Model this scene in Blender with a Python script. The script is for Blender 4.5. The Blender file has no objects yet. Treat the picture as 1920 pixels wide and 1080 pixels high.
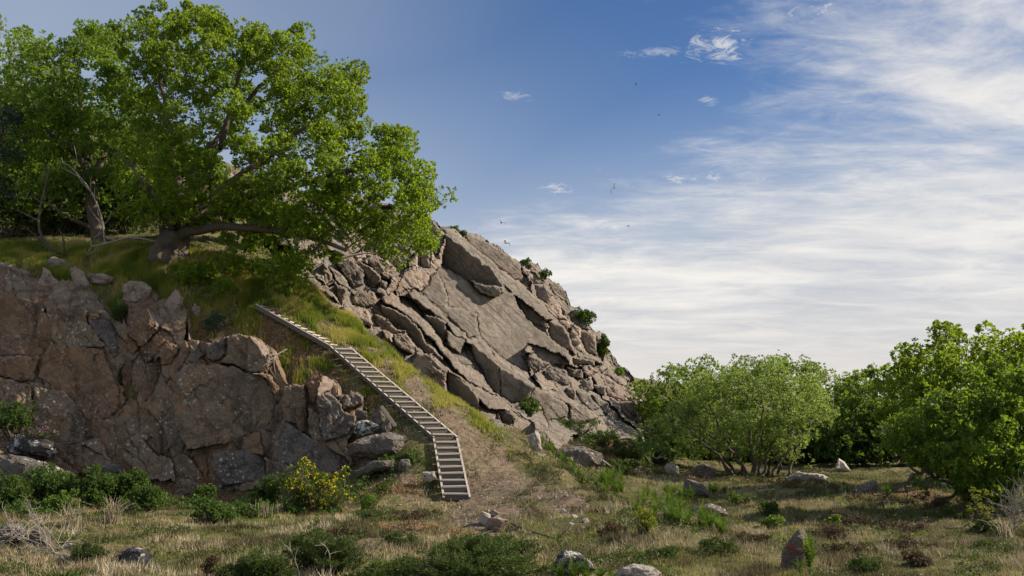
import bpy, bmesh, math, random
import numpy as np
from mathutils import Vector
D = bpy.data
S = bpy.context.scene
COL = S.collection
R = math.radians
rnd = random.Random(7)
RNG = np.random.default_rng(11)

# ------------------------------------------------------------------ camera
F = 1867.0                      # focal length in photo pixels (35 mm lens)
H = 3.0                         # eye height
PITCH = math.atan(230 / F)
cam = D.objects.new('camera', D.cameras.new('camera'))
COL.objects.link(cam)
cam.location = (0, 0, H)
cam.rotation_euler = (R(90) + PITCH, 0, 0)
cam.data.sensor_width = 36
cam.data.lens = 36 * F / 1920
cam.data.clip_start = 0.1
cam.data.clip_end = 6000
S.camera = cam

# ------------------------------------------------------------------ light
SUN_EL, SUN_AZ = R(33), R(5)     # azimuth measured from +X towards +Y
sd = Vector((math.cos(SUN_EL) * math.cos(SUN_AZ), math.cos(SUN_EL) * math.sin(SUN_AZ), math.sin(SUN_EL)))
sun = D.objects.new('sun', D.lights.new('sun', 'SUN'))
COL.objects.link(sun)
sun.data.energy = 5.0
sun.data.angle = R(0.6)
sun.data.color = (1.0, 0.84, 0.64)
sun.rotation_euler = (-sd).to_track_quat('-Z', 'Y').to_euler()
sun.location = sd * 80
S.view_settings.view_transform = 'Standard'
S.view_settings.look = 'None'
S.view_settings.gamma = 1
S.view_settings.use_curve_mapping = False
S.view_settings.exposure = 0.76
S.cycles.max_bounces = 6
S.cycles.transparent_max_bounces = 8

# ------------------------------------------------------------------ node helper
class NT:
    def __init__(s, tree):
        s.t = tree; tree.nodes.clear()
    def n(s, typ, **kw):
        nd = s.t.nodes.new(typ)
        for k, v in kw.items(): setattr(nd, k, v)
        return nd
    def put(s, sock, v):
        if v is None: return
        if isinstance(v, bpy.types.NodeSocket): s.t.links.new(v, sock)
        elif isinstance(v, (tuple, list)):
            if len(v) == 3 and sock.type == 'RGBA': v = (*v, 1)
            sock.default_value = v
        else: sock.default_value = v
    def m(s, op, a, b=None, c=None, clamp=False):
        nd = s.n('ShaderNodeMath', operation=op); nd.use_clamp = clamp
        for i, v in enumerate((a, b, c)): s.put(nd.inputs[i], v)
        return nd.outputs[0]
    def vm(s, op, a, b=None):
        nd = s.n('ShaderNodeVectorMath', operation=op)
        s.put(nd.inputs[0], a); s.put(nd.inputs[1], b)
        return nd.outputs[0]
    def noise(s, vec, scale, detail=4, rough=.55, dist=0.0):
        nd = s.n('ShaderNodeTexNoise'); s.put(nd.inputs['Vector'], vec)
        nd.inputs['Scale'].default_value = scale; nd.inputs['Detail'].default_value = detail
        nd.inputs['Roughness'].default_value = rough; nd.inputs['Distortion'].default_value = dist
        return nd.outputs['Fac']
    def voro(s, vec, scale, feature='F1', out='Distance'):
        nd = s.n('ShaderNodeTexVoronoi', feature=feature); s.put(nd.inputs['Vector'], vec)
        nd.inputs['Scale'].default_value = scale
        return nd.outputs[out]
    def step(s, v, a, b, o0=0.0, o1=1.0):
        nd = s.n('ShaderNodeMapRange', interpolation_type='SMOOTHSTEP')
        s.put(nd.inputs[0], v)
        for i, q in enumerate((a, b, o0, o1)): s.put(nd.inputs[i + 1], q)
        return nd.outputs[0]
    def mix(s, f, a, b, mode='MIX'):
        nd = s.n('ShaderNodeMix', data_type='RGBA', blend_type=mode)
        s.put(nd.inputs[0], f); s.put(nd.inputs[6], a); s.put(nd.inputs[7], b)
        return nd.outputs[2]
    def xyz(s, v):
        nd = s.n('ShaderNodeSeparateXYZ'); s.put(nd.inputs[0], v); return nd.outputs
    def comb(s, x, y, z):
        nd = s.n('ShaderNodeCombineXYZ')
        for i, v in enumerate((x, y, z)): s.put(nd.inputs[i], v)
        return nd.outputs[0]

# ------------------------------------------------------------------ world: blue sky with thin cloud
W = D.worlds.new('World'); S.world = W; W.use_nodes = True
N = NT(W.node_tree)
out = N.n('ShaderNodeOutputWorld'); bg = N.n('ShaderNodeBackground')
sky = N.n('ShaderNodeTexSky', sky_type='NISHITA')
sky.sun_disc = False; sky.sun_elevation = SUN_EL
sky.sun_rotation = math.atan2(sd.x, sd.y)
sky.air_density = 1.0; sky.dust_density = 0.4; sky.ozone_density = 3.0
co = N.n('ShaderNodeTexCoord').outputs['Generated']
x, y, z = N.xyz(co)
zz = N.m('ADD', N.m('MAXIMUM', z, 0.0), 0.10)
pl = N.comb(N.m('DIVIDE', x, zz), N.m('DIVIDE', y, zz), 0.0)          # the plane the thin cloud lies in
az = N.m('ARCTAN2', x, y)                                            # 0 = straight ahead, + = right
mp = N.n('ShaderNodeMapping'); N.put(mp.inputs[0], pl)
mp.inputs['Rotation'].default_value = (0, 0, R(30)); mp.inputs['Scale'].default_value = (0.62, 1.05, 1)
streak = N.noise(mp.outputs[0], 0.85, 8, .60, .5)
soft = N.noise(pl, 0.42, 4, .5, .2)
fine = N.noise(mp.outputs[0], 3.2, 7, .65, .6)
az_r = N.step(az, 0.0, 0.42)                                          # cloud bank thickens to the right
az_l = N.step(az, 0.14, -0.55)                                       # and a thin veil on the left
low = N.step(z, 0.245, 0.06)                                           # and towards the horizon
bias = N.m('ADD', N.m('MULTIPLY', az_r, 0.36), N.m('MULTIPLY', low, 0.52))
dens = N.m('ADD', N.m('ADD', N.m('MULTIPLY', streak, .95), N.m('MULTIPLY', soft, .45)), N.m('MULTIPLY', fine, .34))
dens = N.m('ADD', dens, bias)
dens = N.m('ADD', dens, N.m('MULTIPLY', N.m('SUBTRACT', N.noise(mp.outputs[0], 7.5, 6, .7, .8), .5), .35))
cl = N.step(dens, 0.98, 1.40)
# small separate wisps in the open blue
wisp = N.m('MULTIPLY', N.step(N.noise(mp.outputs[0], 2.1, 6, .58, .3), .61, .76), N.step(az, -.05, .08))
veil = N.m('MULTIPLY', N.step(z, .36, .06), .92)
veil = N.m('MAXIMUM', veil, N.m('MULTIPLY', az_l, N.step(soft, .25, .70, .45, .95)))
veil = N.m('MAXIMUM', veil, N.m('MULTIPLY', N.m('MULTIPLY', N.step(az, .30, -.30), N.step(z, .46, .10)), .95))
cl = N.m('MAXIMUM', cl, N.m('MULTIPLY', wisp, .6))
pn = N.noise(pl, 20.0, 6, .66, 1.2)
for u_, v_, wu, wv, am in [(1275, 335, 34, 12, 1.0), (1337, 333, 20, 10, .95), (1440, 339, 24, 11, 1.0), (1042, 354, 34, 11, .8), (1328, 188, 20, 8, .8), (965, 180, 34, 10, .45), (1345, 88, 70, 26, .9), (1545, 22, 50, 16, .8), (1240, 98, 60, 10, .5)]:
    cx_, cz_ = (u_ - 960) / F, (540 - v_) / F
    dx_, dy_, dz_ = cx_, math.cos(PITCH) - cz_ * math.sin(PITCH), math.sin(PITCH) + cz_ * math.cos(PITCH); l_ = math.sqrt(dx_ * dx_ + dy_ * dy_ + dz_ * dz_)
    ea = N.m('POWER', N.m('ABSOLUTE', N.m('DIVIDE', N.m('SUBTRACT', az, math.atan2(dx_, dy_)), wu / F)), 2.0)
    ez = N.m('POWER', N.m('ABSOLUTE', N.m('DIVIDE', N.m('SUBTRACT', z, dz_ / l_), wv / F)), 2.0)
    g_ = N.m('EXPONENT', N.m('MULTIPLY', N.m('ADD', ea, ez), -.9))
    cl = N.m('MAXIMUM', cl, N.m('MULTIPLY', N.step(N.m('ADD', N.m('MULTIPLY', g_, .50), N.m('MULTIPLY', N.m('SUBTRACT', pn, .5), 2.0)), .22, .75), N.m('MULTIPLY', N.step(g_, .02, .3), am)))
skyc = N.mix(1.0, sky.outputs[0], (0.42, 0.57, 0.76), 'MULTIPLY')
veilc = N.mix(N.step(z, 0.02, .30), (5.5, 5.35, 5.25), (4.2, 4.65, 5.2))
c1 = N.mix(N.m('MULTIPLY', veil, .88), skyc, veilc)
cloudc = N.mix(N.step(N.m('ADD', N.m('MULTIPLY', fine, .5), N.m('MULTIPLY', streak, .5)), .35, .68), (4.2, 4.4, 4.8), (7.4, 7.1, 6.65))
c2 = N.mix(N.m('MULTIPLY', cl, .90), c1, cloudc)
c2 = N.mix(N.step(z, .13, .0), c2, (5.8, 5.5, 5.25))
N.put(bg.inputs['Color'], c2); bg.inputs['Strength'].default_value = 0.078
N.put(out.inputs['Surface'], bg.outputs[0])

# ------------------------------------------------------------------ numpy helpers
_perm = np.random.default_rng(3).permutation(256)
_perm = np.concatenate([_perm, _perm, _perm])
_g = np.random.default_rng(4).normal(size=(256, 3)); _g /= np.linalg.norm(_g, axis=1)[:, None]
def pnoise(P):
    P = np.asarray(P, float)
    i = np.floor(P).astype(int); f = P - i; i &= 255
    u = f * f * f * (f * (f * 6 - 15) + 10)
    r = 0
    for dx in (0, 1):
        wx = u[:, 0] if dx else 1 - u[:, 0]
        for dy in (0, 1):
            wy = u[:, 1] if dy else 1 - u[:, 1]
            for dz in (0, 1):
                wz = u[:, 2] if dz else 1 - u[:, 2]
                h = _perm[_perm[_perm[(i[:, 0] + dx) & 255] + ((i[:, 1] + dy) & 255)] + ((i[:, 2] + dz) & 255)]
                g = _g[h]
                r = r + wx * wy * wz * (g[:, 0] * (f[:, 0] - dx) + g[:, 1] * (f[:, 1] - dy) + g[:, 2] * (f[:, 2] - dz))
    return r * 1.5
def fbm(P, oct=4, gain=.5, off=0.0):
    P = np.asarray(P, float) + off
    a, r = 1.0, 0
    for k in range(oct):
        r = r + a * pnoise(P); P = P * 2.03 + 17.3; a *= gain
    return r
def link(o, parent=None):
    COL.objects.link(o)
    if parent is not None: o.parent = parent
    return o
def mesh_np(name, V, Fc, mat, parent=None, smooth=True, attrs=None, data_only=False):
    V = np.ascontiguousarray(V, dtype=np.float32); Fc = np.ascontiguousarray(Fc, dtype=np.int32)
    k = Fc.shape[1]; me = D.meshes.new(name)
    me.vertices.add(len(V)); me.vertices.foreach_set('co', V.ravel())
    me.loops.add(Fc.size); me.loops.foreach_set('vertex_index', Fc.ravel())
    me.polygons.add(len(Fc)); me.polygons.foreach_set('loop_start', np.arange(0, Fc.size, k, dtype=np.int32))
    me.polygons.foreach_set('loop_total', np.full(len(Fc), k, dtype=np.int32))
    me.polygons.foreach_set('use_smooth', np.full(len(Fc), smooth))
    for nm, (dom, arr) in (attrs or {}).items():
        a = me.attributes.new(nm, 'FLOAT', dom); a.data.foreach_set('value', np.ascontiguousarray(arr, dtype=np.float32))
    me.update(calc_edges=True); me.materials.append(mat)
    if data_only: return me
    return link(D.objects.new(name, me), parent)
def tag(o, label=None, cat=None, group=None, kind=None):
    if label: o['label'] = label
    if cat: o['category'] = cat
    if group: o['group'] = group
    if kind: o['kind'] = kind
    return o
def empty(name, loc=(0, 0, 0), rz=0):
    o = D.objects.new(name, None); o.location = loc; o.rotation_euler = (0, 0, rz)
    o.empty_display_size = .2
    return link(o)
class Geo:
    """collects vertices and faces (all n-gons of one size) for one mesh"""
    def __init__(s): s.v = []; s.f = []; s.n = 0; s.a = []
    def add(s, V, Fc, a=0.0):
        V = np.asarray(V, float); Fc = np.asarray(Fc, int)
        s.v.append(V); s.f.append(Fc + s.n); s.n += len(V); s.a.append(np.full(len(Fc), a) if np.isscalar(a) else a)
    def build(s, name, mat, parent=None, smooth=True, attr='tone'):
        return mesh_np(name, np.concatenate(s.v), np.concatenate(s.f), mat, parent, smooth, {attr: ('FACE', np.concatenate(s.a))})
def tube(G, pts, rad, sides=6, a=0.0):
    pts = np.asarray(pts, float); n = len(pts)
    rad = np.asarray(rad, float) if not np.isscalar(rad) else np.full(n, rad)
    d = np.gradient(pts, axis=0); d /= np.linalg.norm(d, axis=1)[:, None] + 1e-9
    up = np.where(np.abs(d[:, 2:3]) > .9, np.array([[1., 0, 0]]), np.array([[0, 0, 1.]]))
    s1 = np.cross(d, up); s1 /= np.linalg.norm(s1, axis=1)[:, None] + 1e-9
    s2 = np.cross(d, s1)
    t = np.arange(sides) / sides * 2 * np.pi
    V = pts[:, None, :] + rad[:, None, None] * (np.cos(t)[None, :, None] * s1[:, None, :] + np.sin(t)[None, :, None] * s2[:, None, :])
    V = V.reshape(-1, 3); i = np.arange(n - 1)[:, None] * sides; j = np.arange(sides)[None, :]
    j2 = (j + 1) % sides
    Fc = np.stack([i + j, i + j2, i + sides + j2, i + sides + j], -1).reshape(-1, 4)
    G.add(V, Fc, a)
def smooth_line(P, n):
    P = np.asarray(P, float)
    t = np.linspace(0, len(P) - 1, n); k = np.clip(t.astype(int), 0, len(P) - 2); f = (t - k)[:, None]
    p0 = P[np.maximum(k - 1, 0)]; p1 = P[k]; p2 = P[k + 1]; p3 = P[np.minimum(k + 2, len(P) - 1)]
    return .5 * (2 * p1 + (p2 - p0) * f + (2 * p0 - 5 * p1 + 4 * p2 - p3) * f ** 2 + (3 * p1 - p0 - 3 * p2 + p3) * f ** 3)

CP, SP = math.cos(PITCH), math.sin(PITCH)
def ray(u, v):
    cx = (np.asarray(u, float) - 960) / F; cz = (540 - np.asarray(v, float)) / F
    return cx, CP - cz * SP, SP + cz * CP
def at(u, v, Y):
    rx, ry, rz = ray(u, v); k = Y / ry
    return np.stack([rx * k, np.broadcast_to(Y, np.shape(rx * k)) * 1.0, H + rz * k], -1)
def px(Y): return Y / F            # metres per photo pixel at distance Y

# ------------------------------------------------------------------ materials
def new_mat(name):
    m = D.materials.new(name); m.use_nodes = True; N = NT(m.node_tree)
    o = N.n('ShaderNodeOutputMaterial'); b = N.n('ShaderNodeBsdfPrincipled')
    N.put(o.inputs['Surface'], b.outputs[0]); b.inputs['Roughness'].default_value = .85
    b.inputs['Specular IOR Level'].default_value = .25
    return m, N, b, o
def bump(N, b, h, strength=.5, dist=.05):
    bn = N.n('ShaderNodeBump'); bn.inputs['Strength'].default_value = strength; bn.inputs['Distance'].default_value = dist
    N.put(bn.inputs['Height'], h); N.put(b.inputs['Normal'], bn.outputs[0])
def rock_mat(name, c1, c2, c3, stain=(0, 0, 0), stain_amt=0.0, lichen=0.0, orange=0.0, big_lichen=0.0, streaks=False, rust=(.30, .13, .045)):
    m, N, b, o = new_mat(name)
    geo = N.n('ShaderNodeNewGeometry'); P = geo.outputs['Position']
    oi = N.n('ShaderNodeObjectInfo').outputs['Random']
    big = N.noise(P, .55, 5, .6, .6); med = N.noise(P, 2.6, 6, .65, .3); fin = N.noise(P, 16, 5, .75)
    grain = N.noise(P, 55, 3, .8)
    c = N.mix(N.step(big, .36, .64), c1, c2)
    c = N.mix(N.step(med, .42, .70), c, c3)
    c = N.mix(N.m('MULTIPLY', oi, .5), c, tuple(q * .72 for q in c2))
    if orange:
        om = N.step(N.noise(P, .42, 6, .68, .8), .50, .66)
        om = N.m('MULTIPLY', om, N.step(fin, .30, .62)); om = N.m('MULTIPLY', om, orange)
        c = N.mix(om, c, rust)
    if stain_amt:
        sm = N.n('ShaderNodeMapping'); N.put(sm.inputs[0], P); sm.inputs['Scale'].default_value = (1.6, 1.6, .32)
        st = N.step(N.noise(sm.outputs[0], .9, 6, .62, .4), .52, .70)
        c = N.mix(N.m('MULTIPLY', st, stain_amt), c, stain)
    if streaks:
        X_, Y_, Z_ = N.xyz(P)
        da = N.m('SUBTRACT', N.m('MULTIPLY', X_, .72), N.m('MULTIPLY', Z_, .69)); db = N.m('ADD', N.m('MULTIPLY', X_, .69), N.m('MULTIPLY', Z_, .72))
        dv_ = N.comb(N.m('MULTIPLY', da, .30), N.m('MULTIPLY', Y_, .8), N.m('MULTIPLY', db, 4.2))
        st = N.noise(dv_, 1.2, 7, .7, .5)
        c = N.mix(N.m('MULTIPLY', N.step(st, .48, .64), .6), c, (.095, .084, .074))
        c = N.mix(N.m('MULTIPLY', N.step(N.noise(dv_, .6, 5, .6, .5), .56, .70), .40), c, (.36, .34, .31))
    c = N.mix(N.m('MULTIPLY', N.step(fin, .45, .68), .40), c, tuple(q * .48 for q in c1))
    c = N.mix(N.m('MULTIPLY', N.step(grain, .52, .72), .28), c, tuple(min(1, q * 1.7) for q in c1))
    if lichen:
        patch = N.step(N.noise(P, .8, 4, .6, .5), .44, .60)
        jit = N.m('MULTIPLY', N.noise(P, 5.0, 3, .7), .9); dots = N.step(N.m('ADD', N.voro(P, 9.0), jit), .70, .58); dots2 = N.step(N.m('ADD', N.voro(P, 4.0), N.m('MULTIPLY', jit, .8)), .60, .52)
        lm = N.m('MULTIPLY', N.m('MAXIMUM', dots, dots2), N.m('MULTIPLY', patch, lichen), clamp=True)
        c = N.mix(lm, c, (.52, .55, .56))
    if big_lichen:
        bl = N.step(N.m('ADD', N.noise(P, 3.4, 5, .6, .3), N.m('MULTIPLY', N.noise(P, 14, 3, .6), .25)), .66, .72)
        c = N.mix(N.m('MULTIPLY', bl, big_lichen), c, (.55, .56, .55))
    N.put(b.inputs['Base Color'], c); b.inputs['Roughness'].default_value = .9
    crack = N.step(N.voro(N.vm('ADD', P, N.comb(N.m('MULTIPLY', med, .6), fin, N.m('MULTIPLY', med, .5))), 1.1, 'DISTANCE_TO_EDGE'), .0, .05)
    h = N.m('ADD', N.m('ADD', N.m('MULTIPLY', med, .35), N.m('MULTIPLY', fin, .75)), N.m('MULTIPLY', grain, .30))
    if streaks: h = N.m('ADD', h, N.m('MULTIPLY', st, .9))
    h = N.m('ADD', h, N.m('MULTIPLY', crack, .25))
    bump(N, b, h, 1.0, .12)
    return m
M_OUT = rock_mat('granite_outcrop', (.225, .200, .175), (.31, .275, .235), (.170, .155, .142), lichen=.25, streaks=True, stain=(.10, .085, .075), stain_amt=.35)
M_BLOCK = rock_mat('granite_block', (.23, .200, .172), (.32, .275, .232), (.165, .15, .14), lichen=.4, orange=.25, stain=(.09, .08, .07), stain_amt=.3)
M_CLIFF = rock_mat('cliff_rock', (.26, .205, .152), (.325, .245, .172), (.205, .180, .155), stain=(.062, .052, .045), stain_amt=.72, lichen=1.0, orange=.75, rust=(.34, .20, .105))
M_RUST = rock_mat('rusty_rock', (.24, .165, .115), (.31, .205, .13), (.18, .14, .115), orange=.6, stain=(.035, .03, .027), stain_amt=.8, lichen=.5)
M_PINK_LIT = rock_mat('pink_lit_rock', (.33, .265, .225), (.42, .345, .295), (.25, .21, .19), lichen=.6, orange=.15)  # pinkish stone, brightened for warm light; also colours the sunlit sides of blocks
M_GREY = rock_mat('grey_rock', (.165, .150, .138), (.225, .205, .188), (.13, .120, .112), lichen=1.0, orange=.25)
M_BLACK = rock_mat('lichen_rock', (.055, .058, .066), (.085, .085, .095), (.05, .05, .055), big_lichen=1.0, lichen=.8)
M_PALE = rock_mat('pale_stone', (.50, .47, .44), (.58, .54, .50), (.40, .37, .34), orange=.15)
M_WHITE = rock_mat('bleached_stone', (.62, .60, .59), (.66, .62, .60), (.50, .47, .46))
def simple(name, c, c2, scale=6, rough=.85, stretch=None, b_amt=.4):
    m, N, b, o = new_mat(name)
    P = N.n('ShaderNodeTexCoord').outputs['Object']
    if stretch:
        mp = N.n('ShaderNodeMapping'); N.put(mp.inputs[0], P); mp.inputs['Scale'].default_value = stretch; P = mp.outputs[0]
    n1 = N.noise(P, scale, 6, .65, .3); n2 = N.noise(P, scale * 6, 3, .7)
    oi = N.n('ShaderNodeObjectInfo').outputs['Random']
    cc_ = N.mix(N.m('ADD', N.m('MULTIPLY', n1, .7), N.m('MULTIPLY', n2, .3)), c, c2)
    N.put(b.inputs['Base Color'], N.mix(N.m('MULTIPLY', oi, .55), cc_, N.mix(.6, cc_, c)))
    b.inputs['Roughness'].default_value = rough
    bump(N, b, N.m('ADD', n1, N.m('MULTIPLY', n2, .5)), b_amt, .03)
    return m
M_WOOD = simple('weathered_shade_timber', (.060, .054, .047), (.155, .14, .122), 4, stretch=(3, 3, 9))  # weathered grey, darkened so stringer sides and risers look shaded
M_TREAD = simple('lit_tread_timber', (.27, .25, .225), (.52, .485, .44), 5)  # paler copy of the stair timber, light on treads and stringer tops painted in
M_BARK = simple('oak_bark', (.030, .025, .020), (.165, .14, .112), 5, stretch=(2.2, 2.2, .5), b_amt=.9)
M_DEAD = simple('bleached_wood', (.17, .150, .13), (.36, .33, .295), 7)
M_CUT = simple('sawn_wood', (.42, .30, .17), (.55, .42, .27), 6)
M_TWIG = simple('dark_twig', (.05, .04, .033), (.13, .105, .085), 8)
def leaf_mat(name, dark, light, trans, t_amt=.45, flower=None):
    m, N, b, o = new_mat(name)
    tn = N.n('ShaderNodeAttribute', attribute_name='tone').outputs['Fac']
    P = N.n('ShaderNodeNewGeometry').outputs['Position']
    big = N.noise(P, .9, 3, .5)
    f = N.m('ADD', N.m('MULTIPLY', tn, .75), N.m('MULTIPLY', N.m('SUBTRACT', big, .35), .7), clamp=True)
    c = N.mix(f, dark, light)
    N.put(b.inputs['Base Color'], c); b.inputs['Roughness'].default_value = .55
    b.inputs['Specular IOR Level'].default_value = .3
    tr = N.n('ShaderNodeBsdfTranslucent'); N.put(tr.inputs[0], N.mix(f, tuple(q * .6 for q in trans), trans))
    mx = N.n('ShaderNodeMixShader'); mx.inputs[0].default_value = t_amt
    N.put(mx.inputs[1], b.outputs[0]); N.put(mx.inputs[2], tr.outputs[0]); N.put(o.inputs['Surface'], mx.outputs[0])
    return m
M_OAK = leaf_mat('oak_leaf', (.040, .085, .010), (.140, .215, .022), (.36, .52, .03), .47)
M_DARKLEAF = leaf_mat('dark_green_leaf', (.036, .075, .014), (.110, .185, .026), (.28, .44, .03), .45)  # deeper, less yellow green than the oak leaves
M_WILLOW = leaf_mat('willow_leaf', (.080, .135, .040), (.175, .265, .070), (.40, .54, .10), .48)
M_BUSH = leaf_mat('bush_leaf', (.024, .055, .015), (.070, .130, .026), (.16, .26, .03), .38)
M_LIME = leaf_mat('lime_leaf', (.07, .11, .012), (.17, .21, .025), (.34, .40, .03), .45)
M_BLUE = leaf_mat('bluegreen_needle', (.020, .048, .030), (.050, .095, .060), (.06, .12, .05), .25)
M_JUN = leaf_mat('juniper_needle', (.018, .036, .010), (.085, .130, .026), (.12, .19, .03), .3)
M_FERN = leaf_mat('fern_frond', (.040, .090, .014), (.11, .19, .030), (.24, .38, .04), .45)
M_YEL = leaf_mat('broom_flower', (.62, .50, .01), (.80, .68, .02), (.7, .6, .02), .3)
M_WFL = leaf_mat('pale_blossom', (.40, .44, .26), (.62, .66, .45), (.6, .62, .4), .3)
M_PURP = leaf_mat('purple_flower', (.25, .05, .30), (.48, .13, .52), (.4, .1, .45), .3)
M_HEATH = leaf_mat('heather', (.045, .030, .018), (.11, .078, .042), (.12, .09, .04), .2)
M_LITTER = leaf_mat('dry_litter', (.17, .110, .060), (.44, .31, .19), (.4, .28, .14), .25)
def grass_mat(name, cols, trans, t=.35):
    m, N, b, o = new_mat(name)
    tn = N.n('ShaderNodeAttribute', attribute_name='tone').outputs['Fac']
    r = N.n('ShaderNodeValToRGB'); N.put(r.inputs[0], tn)
    els = r.color_ramp.elements
    while len(els) < len(cols): els.new(.5)
    for i, c in enumerate(cols):
        els[i].position = i / (len(cols) - 1); els[i].color = (*c, 1)
    N.put(b.inputs['Base Color'], r.outputs[0]); b.inputs['Roughness'].default_value = .7
    tr = N.n('ShaderNodeBsdfTranslucent'); N.put(tr.inputs[0], N.mix(.5, r.outputs[0], trans))
    mx = N.n('ShaderNodeMixShader'); mx.inputs[0].default_value = t
    N.put(mx.inputs[1], b.outputs[0]); N.put(mx.inputs[2], tr.outputs[0]); N.put(o.inputs['Surface'], mx.outputs[0])
    return m
M_GRASS = grass_mat('meadow_grass', [(.060, .085, .022), (.130, .145, .040), (.27, .24, .095), (.46, .39, .22)], (.32, .34, .10))
M_TALL = grass_mat('tall_grass', [(.055, .095, .014), (.120, .165, .022), (.22, .235, .040), (.40, .34, .12)], (.46, .52, .06), .48)
M_DRY = grass_mat('dead_stalk', [(.22, .17, .10), (.42, .36, .25), (.55, .50, .40)], (.4, .35, .25), .2)
# ground: earth, dry moss and turf by what lies where
def ground_mat():
    m, N, b, o = new_mat('ground')
    P = N.n('ShaderNodeNewGeometry').outputs['Position']
    A = lambda k: N.n('ShaderNodeAttribute', attribute_name=k).outputs['Fac']
    dirt, litter = A('dirt'), A('litter')
    n1 = N.noise(P, .8, 5, .6, .4); n2 = N.noise(P, 4.5, 6, .7, .4); n3 = N.noise(P, 24, 4, .75)
    turf = N.mix(N.step(n1, .38, .62), (.085, .095, .034), (.210, .185, .090))
    turf = N.mix(N.step(n2, .45, .66), turf, (.085, .070, .036))
    turf = N.mix(N.m('MULTIPLY', N.step(n3, .50, .70), .6), turf, (.26, .225, .125))
    dc = N.mix(N.step(n2, .35, .66), (.120, .090, .064), (.285, .225, .165))
    dc = N.mix(N.m('MULTIPLY', N.step(n3, .52, .70), .5), dc, (.11, .078, .052))
    lc = N.mix(N.step(n2, .38, .62), (.085, .055, .036), (.22, .145, .090))
    lc = N.mix(N.m('MULTIPLY', N.step(n3, .48, .66), .6), lc, (.36, .26, .17))
    edge = N.m('MULTIPLY', N.m('SUBTRACT', N.m('ADD', N.m('MULTIPLY', n2, .6), N.m('MULTIPLY', n1, .6)), .6), 2.2)
    c = N.mix(N.step(N.m('ADD', litter, edge), .35, .65), turf, lc)
    c = N.mix(N.step(N.m('ADD', dirt, edge), .35, .65), c, dc)
    N.put(b.inputs['Base Color'], c); b.inputs['Roughness'].default_value = .95
    bump(N, b, N.m('ADD', N.m('MULTIPLY', n2, 1.3), N.m('MULTIPLY', n3, .7)), 1.0, .14)
    return m
M_GROUND = ground_mat()
M_FEATHER = simple('white_feather', (.62, .62, .62), (.75, .75, .74), 5)
M_DARKF = simple('dark_feather', (.035, .035, .04), (.07, .07, .075), 5)
M_BEAK = simple('yellow_beak', (.5, .33, .04), (.6, .42, .06), 5)
M_RED = simple('red_paint', (.20, .035, .03), (.40, .03, .028), 14)

# ------------------------------------------------------------------ terrain
def W3(u, v, Y): return tuple(at(u, v, Y))
ctrl = []
def cp(u, v, Y, dy=0, dz=0):
    p = at(u, v, Y); ctrl.append((p[0], p[1] + dy, p[2] + dz))
for a in [(-60, 0, 0), (-20, 2, 0), (0, 2, 0), (20, 2, 0), (60, 0, 0), (-9, 14, .0), (0, 15, .05), (8, 14, 0), (-14, 22, .05), (-6, 22, .05), (1, 22, .1), (8, 22, 0), (14, 22, .1), (-20, 30, .1), (-10, 30, .0),
          (20, 30, .1), (8, 31, 0), (13, 34, .05), (20, 40, .1), (10, 40, -.1), (14, 48, .0), (22, 50, .1), (30, 60, .2), (18, 60, .25), (45, 50, .3), (70, 90, .5), (30, 90, .5), (60, 20, .1),
          (-40, 20, .1), (-60, 30, .3), (-30, 28, .1), (-18, 35, .2), (100, 150, 1), (-70, 60, 14), (-60, 100, 24), (-20, 120, 18), (20, 110, 3), (120, 40, .3), (200, 400, 1), (-200, 400, 20), (0, 400, 4), (500, 600, 2), (-500, 600, 10), (-500, 0, 0), (500, 0, 0), (-80, 38, 2)]:
    ctrl.append(a)
# stairs line and the slope round it
for u, v, Y in [(855, 935, 32), (836, 822, 34.6), (780, 775, 35.8), (710, 715, 37.4), (640, 655, 39.1), (560, 617, 39.8), (486, 574, 40.6)]:
    cp(u, v, Y, 0, -.12)
ridge = [(590, 548, 45), (660, 598, 43), (720, 643, 42), (770, 690, 41), (830, 737, 40), (900, 780, 38.6), (980, 828, 36.6), (1040, 865, 34.6), (1100, 912, 30.6), (1170, 958, 27.0), (1250, 1000, 23.4)]
for a in [(2.6, 37, .1), (3.6, 34.5, -.15), (5.0, 31.5, -.3), (6.5, 29, -.25), (9, 32, -.2)]: ctrl.append(a)
for i, (u, v, Y) in enumerate(ridge):
    cp(u, v, Y)
    if i < 9: cp(u, v, Y, 1.6, -.45 - .12 * (i < 6)); 
cp(900, 860, 34.6); cp(950, 880, 34.2); cp(950, 930, 31.2); cp(1050, 950, 28.0); cp(780, 700, 39.2); cp(680, 640, 41); cp(560, 570, 42.4); cp(860, 985, 26.6); cp(960, 985, 26)
cp(1000, 880, 34.6)
for u, v, Y in [(520, 618, 39.7), (580, 662, 39.0), (625, 705, 38.1), (690, 765, 36.4), (740, 815, 35.1), (785, 875, 33.5)]: cp(u, v, Y)
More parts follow.
